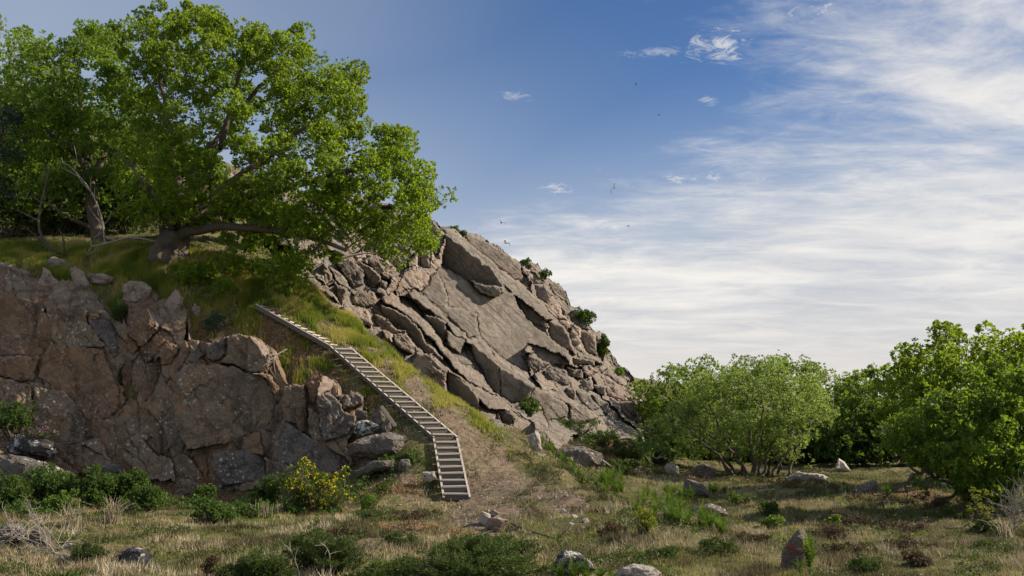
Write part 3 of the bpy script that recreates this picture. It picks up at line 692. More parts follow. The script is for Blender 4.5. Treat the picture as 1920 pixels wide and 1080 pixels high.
A_SLABS = [
 ([(-60,530),(10,546),(80,573),(95,600),(96,640),(78,667),(-60,668)], -.3, .10, .15),
 ([(85,575),(165,577),(161,603),(170,612),(185,630),(200,652),(170,649),(125,649),(112,652),(97,640),(92,600)], -.25, .15, .1),
 ([(80,670),(100,647),(170,651),(192,655),(207,690),(222,730),(224,760),(205,785),(165,788),(130,745),(85,715),(70,710)], -.45, .12, .15),
 ([(-60,670),(76,669),(66,705),(60,715),(30,712),(-60,690)], -.35, .05, -.05),
 ([(-60,692),(25,712),(58,722),(60,760),(55,820),(-60,820)], -.3, .1, .3),
 ([(64,722),(120,735),(150,765),(160,790),(158,835),(55,835),(62,770)], -.15, .15, .35),
 ([(163,603),(189,586),(213,608),(223,643),(221,661),(211,665),(189,634)], -.05, .65, .45, M_GREY),
 ([(170,590),(189,584),(186,596),(163,603)], -.4, .5, -.2, M_RUST),
 ([(242,579),(276,577),(289,603),(289,621),(272,649),(260,647),(238,623)], -.8, .05, -.05, M_RUST),
 ([(276,577),(290,585),(309,601),(291,621),(289,603)], -.7, 1.3, .6, M_PINK_LIT),  # sunlit side of the brown block, painted paler than its front
 ([(238,625),(250,635),(262,650),(250,665),(236,650)], -.3, -.3, .1, M_RUST),
 ([(262,650),(280,640),(300,620),(310,640),(295,665),(275,680)], -.2, .3, .2, M_RUST),
 ([(228,700),(236,675),(246,690),(244,730),(232,745)], .1, .5, .1, M_RUST),
 ([(248,680),(262,660),(276,684),(262,735),(246,740)], .35, -.4, .2),
 ([(278,690),(300,668),(304,690),(285,740),(266,760)], .3, .5, .3, M_RUST),
 ([(311,637),(338,650),(320,684),(304,684)], -.5, .1, .1, M_RUST),
 ([(347,639),(359,657),(340,690),(326,700),(332,670)], -.3, .2, .1, M_RUST),
 ([(358,648),(384,663),(371,680),(354,677)], -.35, .1, .1, M_GREY),
 ([(384,641),(424,639),(424,666),(402,679),(387,670)], -.5, .1, .1, M_GREY),
 ([(355,687),(385,681),(440,687),(470,699),(500,714),(514,740),(518,780),(498,800),(470,815),(420,832),(350,842),(330,800),(320,760),(330,720)], -.55, .15, .22),
 ([(413,679),(427,666),(427,630),(449,626),(476,637),(504,652),(506,668),(501,697),(469,697),(440,683)], -.95, -.05, -.05),
 ([(466,631),(480,634),(506,654),(503,668),(490,668),(478,645)], -1.15, 1.0, .6, M_PINK_LIT),  # lit cap of the boulder below, sunlight put into the paler colour
 ([(475,700),(505,700),(530,740),(520,760),(505,715)], -.4, .3, .3, M_RUST),
 ([(533,723),(569,721),(573,741),(577,810),(562,808),(553,794),(536,789),(527,759)], -.85, .05, .0),
 ([(555,760),(575,750),(577,812),(562,810),(555,795)], -.75, .5, -.1, M_RUST),
 ([(576,719),(604,703),(598,737),(589,759),(580,750)], -.75, .05, .0, M_RUST),
 ([(604,702),(626,714),(620,730),(602,739),(592,745)], -.8, .95, .6, M_PINK_LIT),  # lit right part of the rusty boulder, lighter material stands for sun
 ([(593,741),(616,737),(638,752),(644,770),(664,779),(664,796),(652,815),(606,828),(598,779)], -.95, .05, .15, M_GREY),
 ([(578,761),(598,776),(605,825),(589,828),(578,812)], -.6, -.3, .0),
 ([(633,743),(660,732),(680,741),(682,757),(660,763),(644,768)], -.8, .2, .3, M_GREY),
 ([(540,792),(575,815),(605,832),(640,852),(655,868),(630,885),(545,905),(522,880),(528,820)], -.5, .05, .30, M_GREY),
 ([(400,850),(450,842),(498,855),(500,900),(420,910),(398,885)], -.7, .05, .25, M_GREY),
]
A_OUT = [(-120,495),(-20,496),(30,506),(60,520),(85,512),(100,525),(130,520),(160,522),(175,548),(185,560),(205,590),(228,600),(232,545),(250,535),(285,540),(300,560),(318,556),(345,566),(352,600),(345,625),(345,636),(385,638),(425,628),(450,624),(480,632),(510,652),(520,690),(535,718),(570,718),(604,701),(628,713),(634,738),(660,730),(684,741),(684,765),(668,778),(668,800),(650,835),(665,870),(640,890),(600,905),(500,920),(400,920),(300,900),(150,890),(-120,890)]
cliff = empty('quarry_cliff')
tag(cliff, 'dark shaded rock cliff with orange stains and white lichen specks, left of the stairs', 'cliff')
A_base = [(-120,500,42),(0,500,41.9),(90,520,41.6),(160,525,41.5),(180,560,40.6),(250,545,41.0),(340,560,40.9),(-120,540,40.3),(0,550,40.1),(90,580,39.8),(180,580,39.9),(230,620,39.9),(260,600,39.4),(300,640,39.2),(400,640,38.6),(450,640,38.0),(510,665,37.9),(540,720,37.0),(600,710,36.5),(670,740,36.0),(665,790,35.3),(-120,880,37.9),(0,880,37.9),(150,880,37.9),(300,890,37.8),(420,900,36.9),(520,905,35.9),(620,900,34.9),(660,870,34.7),(100,700,38.9),(240,720,39.3),(420,760,37.5),(580,800,35.8)]
A_Y = rock_face(A_OUT, A_base, [(q[0], q[1] * .55, q[2] * (.45 if abs(q[2]) < .4 else 1), q[3] * (.45 if abs(q[3]) < .4 else 1), *q[4:]) for q in A_SLABS], 52, R(72), 1.9, .07, .14, [M_CLIFF, M_CLIFF, M_CLIFF, M_CLIFF, M_RUST], cliff, 2.0, .06, back=1.6, seed=8, smooth_ids=(), groove=.085, chip=.30)
def face_Y(FY, u, v):
    us, vs, Y = FY; i = int(np.clip(round((u - us[0]) / 2), 0, len(us) - 1)); j = int(np.clip(round((v - vs[0]) / 2), 0, len(vs) - 1))
    return float(Y[j, i])

# ------------------------------------------------------------------ loose rocks
def subdiv(V, T):
    E = np.sort(np.concatenate([T[:, [0, 1]], T[:, [1, 2]], T[:, [2, 0]]]), axis=1)
    u, inv = np.unique(E, axis=0, return_inverse=True); inv = inv.reshape(-1)
    mid = V[u].mean(1); n = len(V); m = len(T)
    a, b, c = n + inv[:m], n + inv[m:2 * m], n + inv[2 * m:]
    return np.concatenate([V, mid]), np.concatenate([np.column_stack([T[:, 0], a, c]), np.column_stack([T[:, 1], b, a]), np.column_stack([T[:, 2], c, b]), np.column_stack([a, b, c])])
def hull(P):
    bm = bmesh.new()
    for p in P: bm.verts.new(p)
    r = bmesh.ops.convex_hull(bm, input=bm.verts[:])
    for v in [v for v in bm.verts if not v.link_faces]: bm.verts.remove(v)
    bmesh.ops.triangulate(bm, faces=bm.faces[:]); bm.verts.index_update()
    V = np.array([v.co[:] for v in bm.verts]); T = np.array([[v.index for v in f.verts] for f in bm.faces]); bm.free()
    return V, T
def boulder(poly, Y=None, thick=.7, mat=None, label=None, cat='boulder', name='boulder', group=None, seed=0, rough=.035, lit=None, n_sub=None, jut=.5):
    """an angular rock whose outline from the path is poly (photo pixels), Y metres away, as deep as thick x its width"""
    rg = np.random.default_rng(seed + int(poly[0][0] * 7 + poly[0][1]))
    p = np.array(poly, float)
    if Y is None:
        k = p[:, 1].argmax(); Y = hit(p[:, 0].mean(), p[k, 1] - 2)[1]
    sc = px(Y); w = np.ptp(p[:, 0]) * sc; t = w * thick; c = p.mean(0)
    pts = [at(u, v, Y + rg.uniform(-.12, .12) * t) for u, v in p]
    for f, d in ((.62, -jut * .5), (.80, .45), (.55, .8)):
        for u, v in p:
            q = c + (np.array([u, v]) - c) * f * rg.uniform(.85, 1.05) + np.array([0, -2 if d < 0 else 0])
            pts.append(at(q[0], q[1], Y + d * t * rg.uniform(.8, 1.15)))
    V, T = hull([tuple(q) for q in pts])
    for k in range(n_sub if n_sub is not None else (4 if w > 1.5 else 3 if w > .6 else 2)): V, T = subdiv(V, T)
    s = max(.25, w)
    dv = np.column_stack([fbm(V * 2.2 / s ** .5, 4, .6, off=o) for o in (3, 40, 90)]) * rough * s ** .6 * 1.3
    dv += np.column_stack([fbm(V * 9, 3, .6, off=o) for o in (7, 20, 60)]) * rough * .28
    o = mesh_np(name, V + dv - at(c[0], p[:, 1].max(), Y), T, mat or M_GREY, None, False)
    o.location = at(c[0], p[:, 1].max(), Y)
    return tag(o, label, cat, group)
G_TOP = 'rocks jutting out along the cliff top'
for pl_, Yb, mt, lb in [
 ([(57,557),(82,501),(93,506),(111,532),(88,557),(82,566)], 41.3, M_PINK_LIT, 'pointed rock leaning right on the cliff top, left of its twin'),
 ([(131,503),(140,498),(159,511),(160,530),(174,552),(153,557),(136,532)], 41.4, M_PINK_LIT, 'tall pinkish rock with a ragged right edge on the cliff top'),
 ([(82,559),(122,536),(144,556),(138,569),(111,577),(81,575)], 40.6, M_PINK_LIT, 'squat split rock between the two tall leaning ones'),
 ([(142,559),(160,556),(178,568),(172,580),(142,578)], 40.8, M_GREY, 'low grey rock right of the squat split rock'),
 ([(78,496),(98,482),(120,486),(140,496),(140,508),(80,508)], 42.8, M_PINK_LIT, 'rounded rock in the grass behind the leaning rocks'),
 ([(-30,485),(10,494),(56,512),(53,526),(0,528),(-30,525)], 42.2, M_PINK_LIT, 'long flat rock at the far left edge on the cliff top'),
 ([(-20,525),(8,527),(25,540),(9,550),(-20,552)], 41.3, M_GREY, 'low rock at the left edge just above the cliff'),
 ([(40,536),(55,527),(68,527),(68,545),(42,546)], 41.6, M_GREY, 'small rock in the grass left of the pointed rock'),
 ([(158,512),(190,514),(228,524),(205,538),(165,538)], 42.0, M_PINK_LIT, 'flat buried slab right of the tall pinkish rock'),
 ([(208,515),(216,510),(228,512),(232,520),(212,522)], 42.4, M_GREY, 'small round dark stone in the grass above the flat slab'),
 ([(229,565),(233,534),(246,526),(273,528),(287,543),(270,570),(252,580)], 40.7, M_PINK_LIT, 'upright block with a sunlit right side above the cliff gully'),
 ([(307,575),(316,556),(329,543),(345,557),(334,588),(319,604)], 40.4, M_PINK_LIT, 'narrow standing rock shard right of the cliff gully'),
 ([(358,580),(366,569),(377,577),(373,595),(362,594)], 40.6, M_PINK_LIT, 'small sunlit stone right of the standing shard'),
 ([(332,594),(349,596),(350,610),(338,612)], 40.0, M_PINK_LIT, 'small angular stone below the standing shard'),
]: boulder(pl_, Yb, .75, mt, lb, 'rock', 'rock', G_TOP, rough=.05)
G_PILE = 'boulders beside the middle of the stairs'
for pl_, Yb, mt, lb in [
 ([(662,774),(672,768),(688,770),(690,784),(665,790)], 35.7, M_GREY, 'small dark block topmost of the boulders beside the stairs'),
 ([(694,784),(702,774),(714,770),(724,784),(716,797),(702,800)], 35.2, M_GREY, 'wedge shaped dark rock next to the old plank'),
 ([(662,804),(668,790),(688,786),(713,799),(702,810),(680,816),(664,812)], 34.9, M_BLACK, 'flat topped overhanging rock with white lichen dots'),
 ([(714,800),(722,790),(732,788),(735,803),(724,814),(716,810)], 34.9, M_GREY, 'upright grey stone just below the plank'),
 ([(650,834),(690,818),(730,812),(756,818),(758,836),(748,852),(700,860),(655,854)], 34.4, M_GREY, 'long slanting boulder low beside the stairs'),
 ([(662,884),(700,866),(738,862),(736,874),(702,888),(668,895)], 33.6, M_GREY, 'thin pale slab half buried left of the lower stairs'),
 ([(745,872),(752,861),(768,860),(772,874),(765,884),(748,882)], 33.4, M_GREY, 'small cube of rock right of the thin pale slab'),
]: boulder(pl_, Yb, .7, mt, lb, 'boulder', 'boulder', G_PILE)
red = boulder([(791,888),(800,884),(815,884),(819,898),(806,903),(792,899)], 32.6, .6, M_PALE, 'pale stone with a painted red dot beside the lower stairs', 'stone', 'marked_stone')
def decal(parent, u, v, Y, pts, s, name, mat):
    c = at(u, v, Y); V = [c + np.array([a * s, 0.0, b * s]) for a, b in pts]
    V2 = [q + np.array([0, .03, 0]) for q in V]; n = len(V)
    me = D.meshes.new(name); me.from_pydata([tuple(q) for q in V + V2], [], [tuple(range(n))] + [(i, (i + 1) % n, n + (i + 1) % n, n + i) for i in range(n)])
    me.materials.append(mat); o = link(D.objects.new(name, me))
    o.location = -Vector(parent.location); o.parent = parent
    return o
def front_y(o, u, v, Y):
    """nearest surface of a rock along the sight line"""
    me = o.data; n = len(me.vertices); a = np.empty(n * 3, np.float32); me.vertices.foreach_get('co', a)
    P = a.reshape(-1, 3) + np.array(o.location); c = at(u, v, Y)
    d = np.hypot(P[:, 0] - c[0], P[:, 2] - c[2]); return P[d < max(.06, d.min() + .02), 1].min()
decal(red, 797, 893, front_y(red, 797, 893, 32.6) - .015, [(math.cos(t) * (1 + .12 * math.sin(3 * t)), math.sin(t)) for t in np.linspace(0, 6.28, 15)[:-1]], .038, 'red_dot', M_RED)
# foreground stones
stand = boulder([(1464,1062),(1464,1038),(1478,1014),(1498,992),(1506,994),(1513,1004),(1516,1034),(1510,1066),(1485,1070)], None, .55, M_BLOCK, 'leaning standing stone painted with a red arrow, a fern beside it', 'standing stone', 'standing_stone', rough=.03, n_sub=4)
Ys = float(stand.location.y)
_fy = min(front_y(stand, 1482, 1026, Ys), front_y(stand, 1496, 1034, Ys)) - .012
decal(stand, 1490, 1030, _fy, [(-.125, .072), (-.035, .066), (-.052, .040), (.105, -.050), (.095, -.070), (-.062, .020), (-.080, -.008)], 1.15, 'red_arrow', M_RED)
for pl_, Yb, mt, lb, ct in [
 ([(215,1044),(226,1034),(250,1027),(272,1030),(290,1041),(278,1064),(228,1068)], None, M_BLACK, 'dark flat topped boulder lying alone in the left meadow', 'boulder'),
 ([(290,1064),(294,1054),(303,1064)], None, M_PALE, 'tiny pale stone right of the flat topped meadow boulder', 'stone'),
 ([(-20,1000),(10,982),(38,980),(52,998),(48,1018),(-20,1024)], None, M_GREY, 'rounded grey boulder at the left edge behind dead branches', 'boulder'),
 ([(48,1016),(60,995),(70,988),(85,996),(100,1016),(96,1024),(60,1026)], None, M_GREY, 'pointed boulder with a pale face behind dead branches', 'boulder'),
 ([(10,838),(22,822),(36,815),(60,826),(100,828),(112,846),(100,857),(40,857),(12,850)], 37.0, M_BLACK, 'dark rock blotched with bright white lichen below purple flowers', 'rock'),
 ([(-20,850),(40,856),(100,872),(140,890),(150,912),(90,930),(-20,940)], 36.3, M_GREY, 'big flat slab at the left edge at the cliff foot', 'rock slab'),
 ([(160,880),(190,869),(228,872),(232,890),(205,904),(178,900)], 37.0, M_GREY, 'flat whitish rock in brown bracken at the cliff foot', 'rock'),
 ([(325,924),(335,916),(352,918),(354,930),(332,933)], None, M_GREY, 'grey stone in dry bracken below the cliff', 'stone'),
 ([(118,1022),(128,1018),(145,1022),(144,1030),(120,1030)], None, M_PALE, 'pale stone right of the dead branches', 'stone'),
 ([(1035,1062),(1042,1044),(1057,1030),(1085,1038),(1108,1052),(1116,1068),(1110,1088),(1040,1088)], None, M_BLACK, 'black boulder with white lichen patches behind foreground ferns', 'boulder'),
 ([(1148,1086),(1160,1068),(1190,1058),(1222,1062),(1240,1076),(1240,1092)], None, M_PALE, 'pale rounded boulder cut off by the bottom edge', 'boulder'),
 ([(895,978),(903,958),(920,964),(922,980),(912,988)], None, M_PALE, 'grey cube shaped stone at the left of the pile below the stairs', 'stone'),
 ([(909,990),(916,970),(935,968),(953,975),(946,990),(925,994)], None, M_PINK_LIT, 'largest orange tinted block of the pile below the stairs', 'stone'),
 ([(917,962),(924,954),(940,962),(934,972),(920,970)], None, M_PINK_LIT, 'small brown block at the back of the pile below the stairs', 'stone'),
 ([(922,1000),(926,990),(940,990),(938,1001)], None, M_RUST, 'small rusty block at the front of the pile below the stairs', 'stone'),
 ([(1562,886),(1567,872),(1573,859),(1584,866),(1596,884)], None, M_WHITE, 'white triangular stone standing at the far edge of the meadow', 'stone'),
 ([(1472,894),(1490,886),(1545,890),(1556,897),(1555,906),(1480,906)], None, M_PALE, 'long low pale rock in front of the round willow', 'rock'),
 ([(1596,922),(1612,908),(1642,900),(1648,912),(1638,926),(1604,928)], None, M_GREY, 'dark rock lying in grass left of the right-hand tree', 'rock'),
 ([(1282,932),(1281,910),(1286,897),(1306,902),(1325,914),(1336,932)], None, M_GREY, 'angular boulder in front of the willow with a sharp left tip', 'boulder'),
 ([(1285,968),(1300,952),(1330,944),(1358,954),(1368,968),(1320,974)], None, M_GREY, 'low humped reddish rock behind the bracken clumps', 'rock'),
 ([(1300,890),(1308,872),(1326,870),(1344,884),(1340,898),(1305,898)], None, M_GREY, 'broad grey boulder under the left side of the willow', 'boulder'),
 ([(1245,876),(1258,868),(1272,874),(1274,890),(1252,888)], None, M_PALE, 'boulder with a bright right face at the scree foot', 'boulder'),
 ([(1700,905),(1712,893),(1724,898),(1726,910)], None, M_PALE, 'pale stone under the branches of the right-hand tree', 'stone'),
 ([(1735,915),(1760,896),(1775,900),(1780,915)], None, M_PALE, 'pale rock in shade behind the right-hand tree trunk', 'rock'),
 ([(1040,852),(1060,838),(1095,836),(1128,850),(1136,872),(1090,880),(1052,874)], 43.5, M_GREY, 'big rounded grey boulder at the foot of the outcrop behind the ridge', 'boulder'),
 ([(1228,820),(1250,812),(1278,826),(1276,842),(1238,842)], 52, M_GREY, 'boulder with a flat top in the shadow of the outcrop end', 'boulder'),
 ([(988,818),(1004,806),(1012,815),(1016,845),(996,846)], 37.4, M_PALE, 'whitish upright boulder on the grassy ridge crest', 'boulder'),
]: boulder(pl_, Yb, .7, mt, lb, ct, 'boulder' if ct == 'boulder' else 'stone' if ct == 'stone' else 'rock')
# scree: small blocks at the foot of the outcrop
def rock_mesh(seed, mat):
    rg = np.random.default_rng(seed); P = rg.normal(size=(11, 3)); P /= np.linalg.norm(P, axis=1)[:, None]; P *= rg.uniform(.7, 1.1, (11, 1)) * np.array([1, .8, .62])
    V, T = hull([tuple(q) for q in P]); V, T = subdiv(V, T); V, T = subdiv(V, T)
    V += np.column_stack([fbm(V * 2.5, 3, off=o + seed) for o in (3, 40, 90)]) * .06
    return mesh_np('stone', V * .5, T, mat, data_only=True)
RM = [rock_mesh(i, m) for i, m in enumerate([M_BLOCK, M_GREY, M_PINK_LIT, M_BLOCK, M_PALE, M_GREY])]
def scatter_rock(u, v, wpx, label, group, which=None, name='stone'):
    p = hit(u, v); s = wpx * px(p[1])
    o = link(D.objects.new(name, RM[which if which is not None else rnd.randrange(4)])); o.location = (p[0], p[1], p[2] + s * .12)
    o.scale = (s, s * rnd.uniform(.7, 1.1), s * rnd.uniform(.6, 1.0)); o.rotation_euler = (rnd.uniform(-.4, .4), rnd.uniform(-.4, .4), rnd.uniform(0, 6))
    return tag(o, label, 'stone', group)
for k in range(58):
    t = rnd.random(); u = 1035 + 300 * t + rnd.gauss(0, 12); v = 838 + 45 * t + rnd.gauss(0, 17) + 14 * math.sin(t * 3)
    scatter_rock(u, v, rnd.choice([9, 11, 13, 16, 20, 26]), 'loose broken rock in the scree at the foot of the outcrop', 'scree below the outcrop')
for k in range(70):
    u, v = rnd.uniform(600, 1100), rnd.uniform(880, 1010)
    scatter_rock(u, v, rnd.choice([4, 5, 6, 8, 10]), 'small pale stone lying on the trampled slope near the stairs foot', 'small stones on the slope', rnd.choice([2, 4, 4, 5]))
for k in range(26):
    u, v = rnd.uniform(110, 560), rnd.uniform(940, 1050)
    scatter_rock(u, v, rnd.choice([4, 5, 7, 9]), 'small stone lying in the left meadow below the cliff', 'small stones in the meadow', rnd.choice([2, 4, 5]))
for k in range(30):
    t = rnd.random(); scatter_rock(660 + 250 * t + rnd.uniform(-5, 40), 655 + 190 * t + rnd.uniform(-8, 12), rnd.choice([4, 5, 6, 7]), 'small stone on the bare path right of the stairs', 'stones on the path', rnd.choice([2, 4]))
for k, (u, v, w_) in enumerate([(1055, 962, 20), (1078, 972, 24), (1070, 985, 18), (1098, 980, 22), (1092, 992, 16), (1040, 985, 14), (1125, 985, 14)]):
    scatter_rock(u, v, w_, ['topmost flat stone of the little pale stone heap right of the fallen branch', 'largest flat stone in the middle of the little pale heap', 'flat stone just below the largest of the little pale heap', 'pale stone at the upper right of the little heap', 'small pale stone at the lower right of the little heap', 'leftmost small stone of the little pale heap', 'rightmost lone stone beside the little pale heap'][k], 'stones of the little heap', 4)

# ------------------------------------------------------------------ staircase
st = empty('wooden_staircase', tuple(at(855, 935, 32)))
tag(st, 'long grey wooden staircase climbing the slope in three angled flights', 'staircase')
so = np.array(st.location)
def beam(name, a, b, w, h, mat, side=None):
    a, b = np.array(a) - so, np.array(b) - so; d = b - a; L_ = np.linalg.norm(d); d /= L_
    s = np.cross(d, [0, 0, 1]) if side is None else np.array(side, float); s /= np.linalg.norm(s); u = np.cross(s, d)
    V = [p + s * sx * w / 2 + u * uy * h / 2 for p in (a, b) for sx, uy in ((-1, -1), (1, -1), (1, 1), (-1, 1))]
    o = mesh_np(name, V, [(0, 3, 2, 1), (4, 5, 6, 7), (0, 1, 5, 4), (1, 2, 6, 5), (2, 3, 7, 6), (3, 0, 4, 7)], mat, st, False)
    return o
def flight(L0, L1, Ra, Rb, n, first=0, sh=.12):
    L0, L1, Ra, Rb = map(np.array, (L0, L1, Ra, Rb))
    Ra = Ra.copy(); Rb = Rb.copy(); Ra[2] = L0[2]; Rb[2] = L1[2]
    for a, b in ((L0, L1), (Ra, Rb)):
        d = (b - a) / np.linalg.norm(b - a)
        beam('stringer', a + np.array([0, 0, -.02 - sh * .25]), b + np.array([0, 0, -.02 - sh * .25]), .055, sh, M_WOOD)
        beam('stringer_lit_edge', a + np.array([0, 0, sh * .25 + .0]), b + np.array([0, 0, sh * .25 + .0]), .066, .022, M_TREAD)  # pale strip painting the light on the stringer's top edge; no separate cap
    for k in range(n):
        t = (k + .5 + first) / (n + first)
        l, r = L0 + (L1 - L0) * t, Ra + (Rb - Ra) * t
        run = (L1 - L0); run = np.array([run[0], run[1], 0]); run /= np.linalg.norm(run)
        ac = (r - l) / np.linalg.norm(r - l); fw = np.array([-ac[1], ac[0], 0])
        if fw @ run < 0: fw = -fw
        l2, r2 = l + ac * (.03 - rnd.random() * .012) + fw * rnd.uniform(-.012, .012), r - ac * (.03 - rnd.random() * .012) + fw * rnd.uniform(-.012, .012); r2[2] += rnd.uniform(-.012, .012); up = np.array([0, 0, 1.])
        stp = (L1 - L0) / (n + first); dep = min(.30, max(.2, np.linalg.norm(stp[:2]) * .9)); rise = stp[2]
        j = rnd.uniform(-.006, .006)
        z0 = np.array([0, 0, .03 + j])
        c1, c2 = l2 + z0, r2 + z0
        V = []
        for p in (c1, c2):
            for du, dz in ((-dep * .5, -.025), (dep * .5, -.025), (dep * .5, .025), (-dep * .5, .025)): V.append(p + fw * du + up * dz - so)
        mesh_np('tread', V, [(0, 1, 2, 3), (4, 7, 6, 5), (0, 4, 5, 1), (1, 5, 6, 2), (2, 6, 7, 3), (3, 7, 4, 0)], M_TREAD, st, False)
        V = []
        for p in (l2, r2):
            for du, dz in ((-dep * .5 + .03, -rise * 1.0 + .03), (-dep * .5 + .055, -rise * 1.0 + .03), (-dep * .5 + .055, .0), (-dep * .5 + .03, .0)): V.append(p + fw * du + up * dz - so)
        mesh_np('riser', V, [(0, 1, 2, 3), (4, 7, 6, 5), (0, 4, 5, 1), (1, 5, 6, 2), (2, 6, 7, 3), (3, 7, 4, 0)], M_WOOD, st, False)
flight(at(832, 934, 32), at(813.5, 824, 34.5), at(881, 934, 32.05), at(857, 824, 34.8), 9)
flight(at(813.5, 821, 34.55), at(620, 651, 38.9), at(857, 821, 34.85), at(656, 656, 39.3), 18)
flight(at(619, 650, 38.92), at(480, 572, 40.2), at(638, 650, 39.75), at(492, 572, 41.0), 13, sh=.16)

# ------------------------------------------------------------------ foliage
def leaves(tc, td, n_per, ln, wd, rg, spread=.8, up=.25, tone=None):
    """rosettes of leaves: tc tuft centres, td outward directions -> quads"""
    m = len(tc); c = np.repeat(tc, n_per, 0); d = np.repeat(td, n_per, 0)
    ax = d + rg.normal(size=c.shape) * spread; ax[:, 2] += up; ax /= np.linalg.norm(ax, axis=1)[:, None]
    sd_ = np.cross(ax, rg.normal(size=c.shape)); sd_ /= np.linalg.norm(sd_, axis=1)[:, None] + 1e-9
    l = ln * rg.uniform(.65, 1.3, (len(c), 1)); w = wd * rg.uniform(.7, 1.25, (len(c), 1))
    b = c + ax * l * .12
    nn = np.cross(ax, sd_)
    V = np.stack([b, b + ax * l * .72 + sd_ * w * .62, b + ax * l * .95 - sd_ * w * .55 + nn * w * .2], 1).reshape(-1, 3)
    Fc = np.arange(len(V)).reshape(-1, 3)
    tn = np.repeat(tone if tone is not None else rg.uniform(.2, .6, m), n_per) + rg.normal(0, .16, len(c))
    return V, Fc, np.clip(tn, 0, 1)
def clump_tufts(cc, cr, n_t, rg, flat=.75):
    m = len(cc); d = rg.normal(size=(m * n_t, 3)); d[:, 2] = np.where(d[:, 2] < -.3, d[:, 2] * .5, d[:, 2]); d /= np.linalg.norm(d, axis=1)[:, None]
    rr = rg.uniform(.35, 1.0, (m * n_t, 1)) ** .5; c = np.repeat(cc, n_t, 0); r = np.repeat(cr, n_t)[:, None]
    return c + d * rr * r * np.array([1, 1, flat]), d
def sample_crown(poly, Y, thick, n, rg, shell=.65, dy=0):
    p = np.array(poly, float); o = []
    u0, v0 = p.min(0); u1, v1 = p.max(0)
    while len(o) < n:
        u = rg.uniform(u0, u1, 400); v = rg.uniform(v0, v1, 400)
        k = inpoly(u, v, p); u, v = u[k], v[k]; d = segdist(u, v, p) * px(Y)
        half = thick * np.sqrt(np.clip(1 - (1 - np.clip(d / thick, 0, 1)) ** 2, 0.02, 1))
        s = rg.uniform(-1, 1, len(u)); s = np.sign(s) * np.abs(s) ** (1 - shell)
        P = at(u, v, Y + dy + s * half); o.extend(P.tolist())
    return np.array(o[:n])
def tree(name, label, cat, base, crown_poly, Y, thick, limbs, n_cl, cl_r, n_t, n_l, ln, wd, mat, trunk_r=.3, seed=1, group=None, shell=.6, twig_r=.03, extra=None, bark=None, flat=.75, connect=True, tone0=.45):
    rg = np.random.default_rng(seed)
    bp = np.array(base, float); root = tag(empty(name, tuple(bp)), label, cat, group)
    bark = bark or M_BARK
    cc = sample_crown(crown_poly, Y, thick, n_cl, rg, shell)
    if extra is not None: cc = np.concatenate([cc, extra])
    cr = cl_r * rg.uniform(.55, 1.3, len(cc))
    ctr = cc.mean(0); ou = rg.random(len(cc)) < .16; cc = cc + rg.normal(0, cl_r * .35, cc.shape)
    cc[ou] = ctr + (cc[ou] - ctr) * rg.uniform(1.0, 1.07, (ou.sum(), 1)); cr[ou] *= .6
    tc, td = clump_tufts(cc, cr, n_t, rg, flat)
    ctone = rg.normal(tone0, .22, len(cc)); V, Fc, tn = leaves(tc, td, n_l, ln, wd, rg, tone=np.repeat(ctone, n_t))
    mesh_np('crown', V - bp, Fc, mat, root, False, {'tone': ('FACE', tn)})
    # trunk and limbs
    nodes = []; G = Geo()
    for i, (pts, r0, r1) in enumerate(limbs):
        P = smooth_line(pts, 14); P[1:-1] += rg.normal(0, .05, P[1:-1].shape)
        rad = np.linspace(r0, r1, len(P)) * (1 + .08 * rg.normal(size=len(P)))
        g = Geo(); ns_ = 26 if r0 > .6 else 10 if r0 > .15 else 7; tube(g, P - bp, rad, ns_)
        if r0 > .6:                                             # buttressed, furrowed foot of the old trunk
            Vt = g.v[0]; cn = np.repeat(P - bp, ns_, 0); th = np.tile(np.arange(ns_) / ns_ * 2 * np.pi, len(P)); low_ = np.repeat(np.linspace(1, 0, len(P)) ** 1.5, ns_)
            Vt[:] = cn + (Vt - cn) * (1 + (.10 + .16 * low_) * np.sin(4 * th + .8) + .07 * np.sin(9 * th + 2) + .04 * rg.normal(size=len(th)))[:, None]
        g.build('trunk' if i == 0 else 'limb', bark, root)
        for q, rr in zip(P[3:], rad[3:]): nodes.append((q, rr))
    if connect and nodes:
        NP = np.array([n[0] for n in nodes]); NR = np.array([n[1] for n in nodes])
        g = Geo()
        for k in np.argsort(np.linalg.norm(cc[:, None] - NP[None], axis=2).min(1)):
            c = cc[k]; d = np.linalg.norm(NP - c, axis=1) + (c[2] < NP[:, 2]) * .5; j = d.argmin()
            a = NP[j]; m1 = a + (c - a) * .35 + rg.normal(0, .12, 3) * d[j] * .5; m2 = a + (c - a) * .7 + rg.normal(0, .10, 3) * d[j] * .5 + np.array([0, 0, .08])
            P = smooth_line([a, m1, m2, c], 7); r0 = min(NR[j] * .6, twig_r * (1 + d[j] * .5))
            rad = np.linspace(r0, max(.008, r0 * .35), 7); tube(g, P - bp, rad, 4)
            NP = np.concatenate([NP, P[2:]]); NR = np.concatenate([NR, rad[2:]])
            for _ in range(2):
                e = c + rg.normal(0, .3, 3) * cr[k]; tube(g, smooth_line([P[4], (P[4] + e) / 2 + rg.normal(0, .05, 3), e], 4) - bp, [r0 * .35, r0 * .3, .008, .006], 3)
        g.build('branchwork', bark, root)['kind'] = 'stuff'
    return root
def L(pts, r0, r1): return ([at(u, v, Y) for u, v, Y in pts], r0, r1)

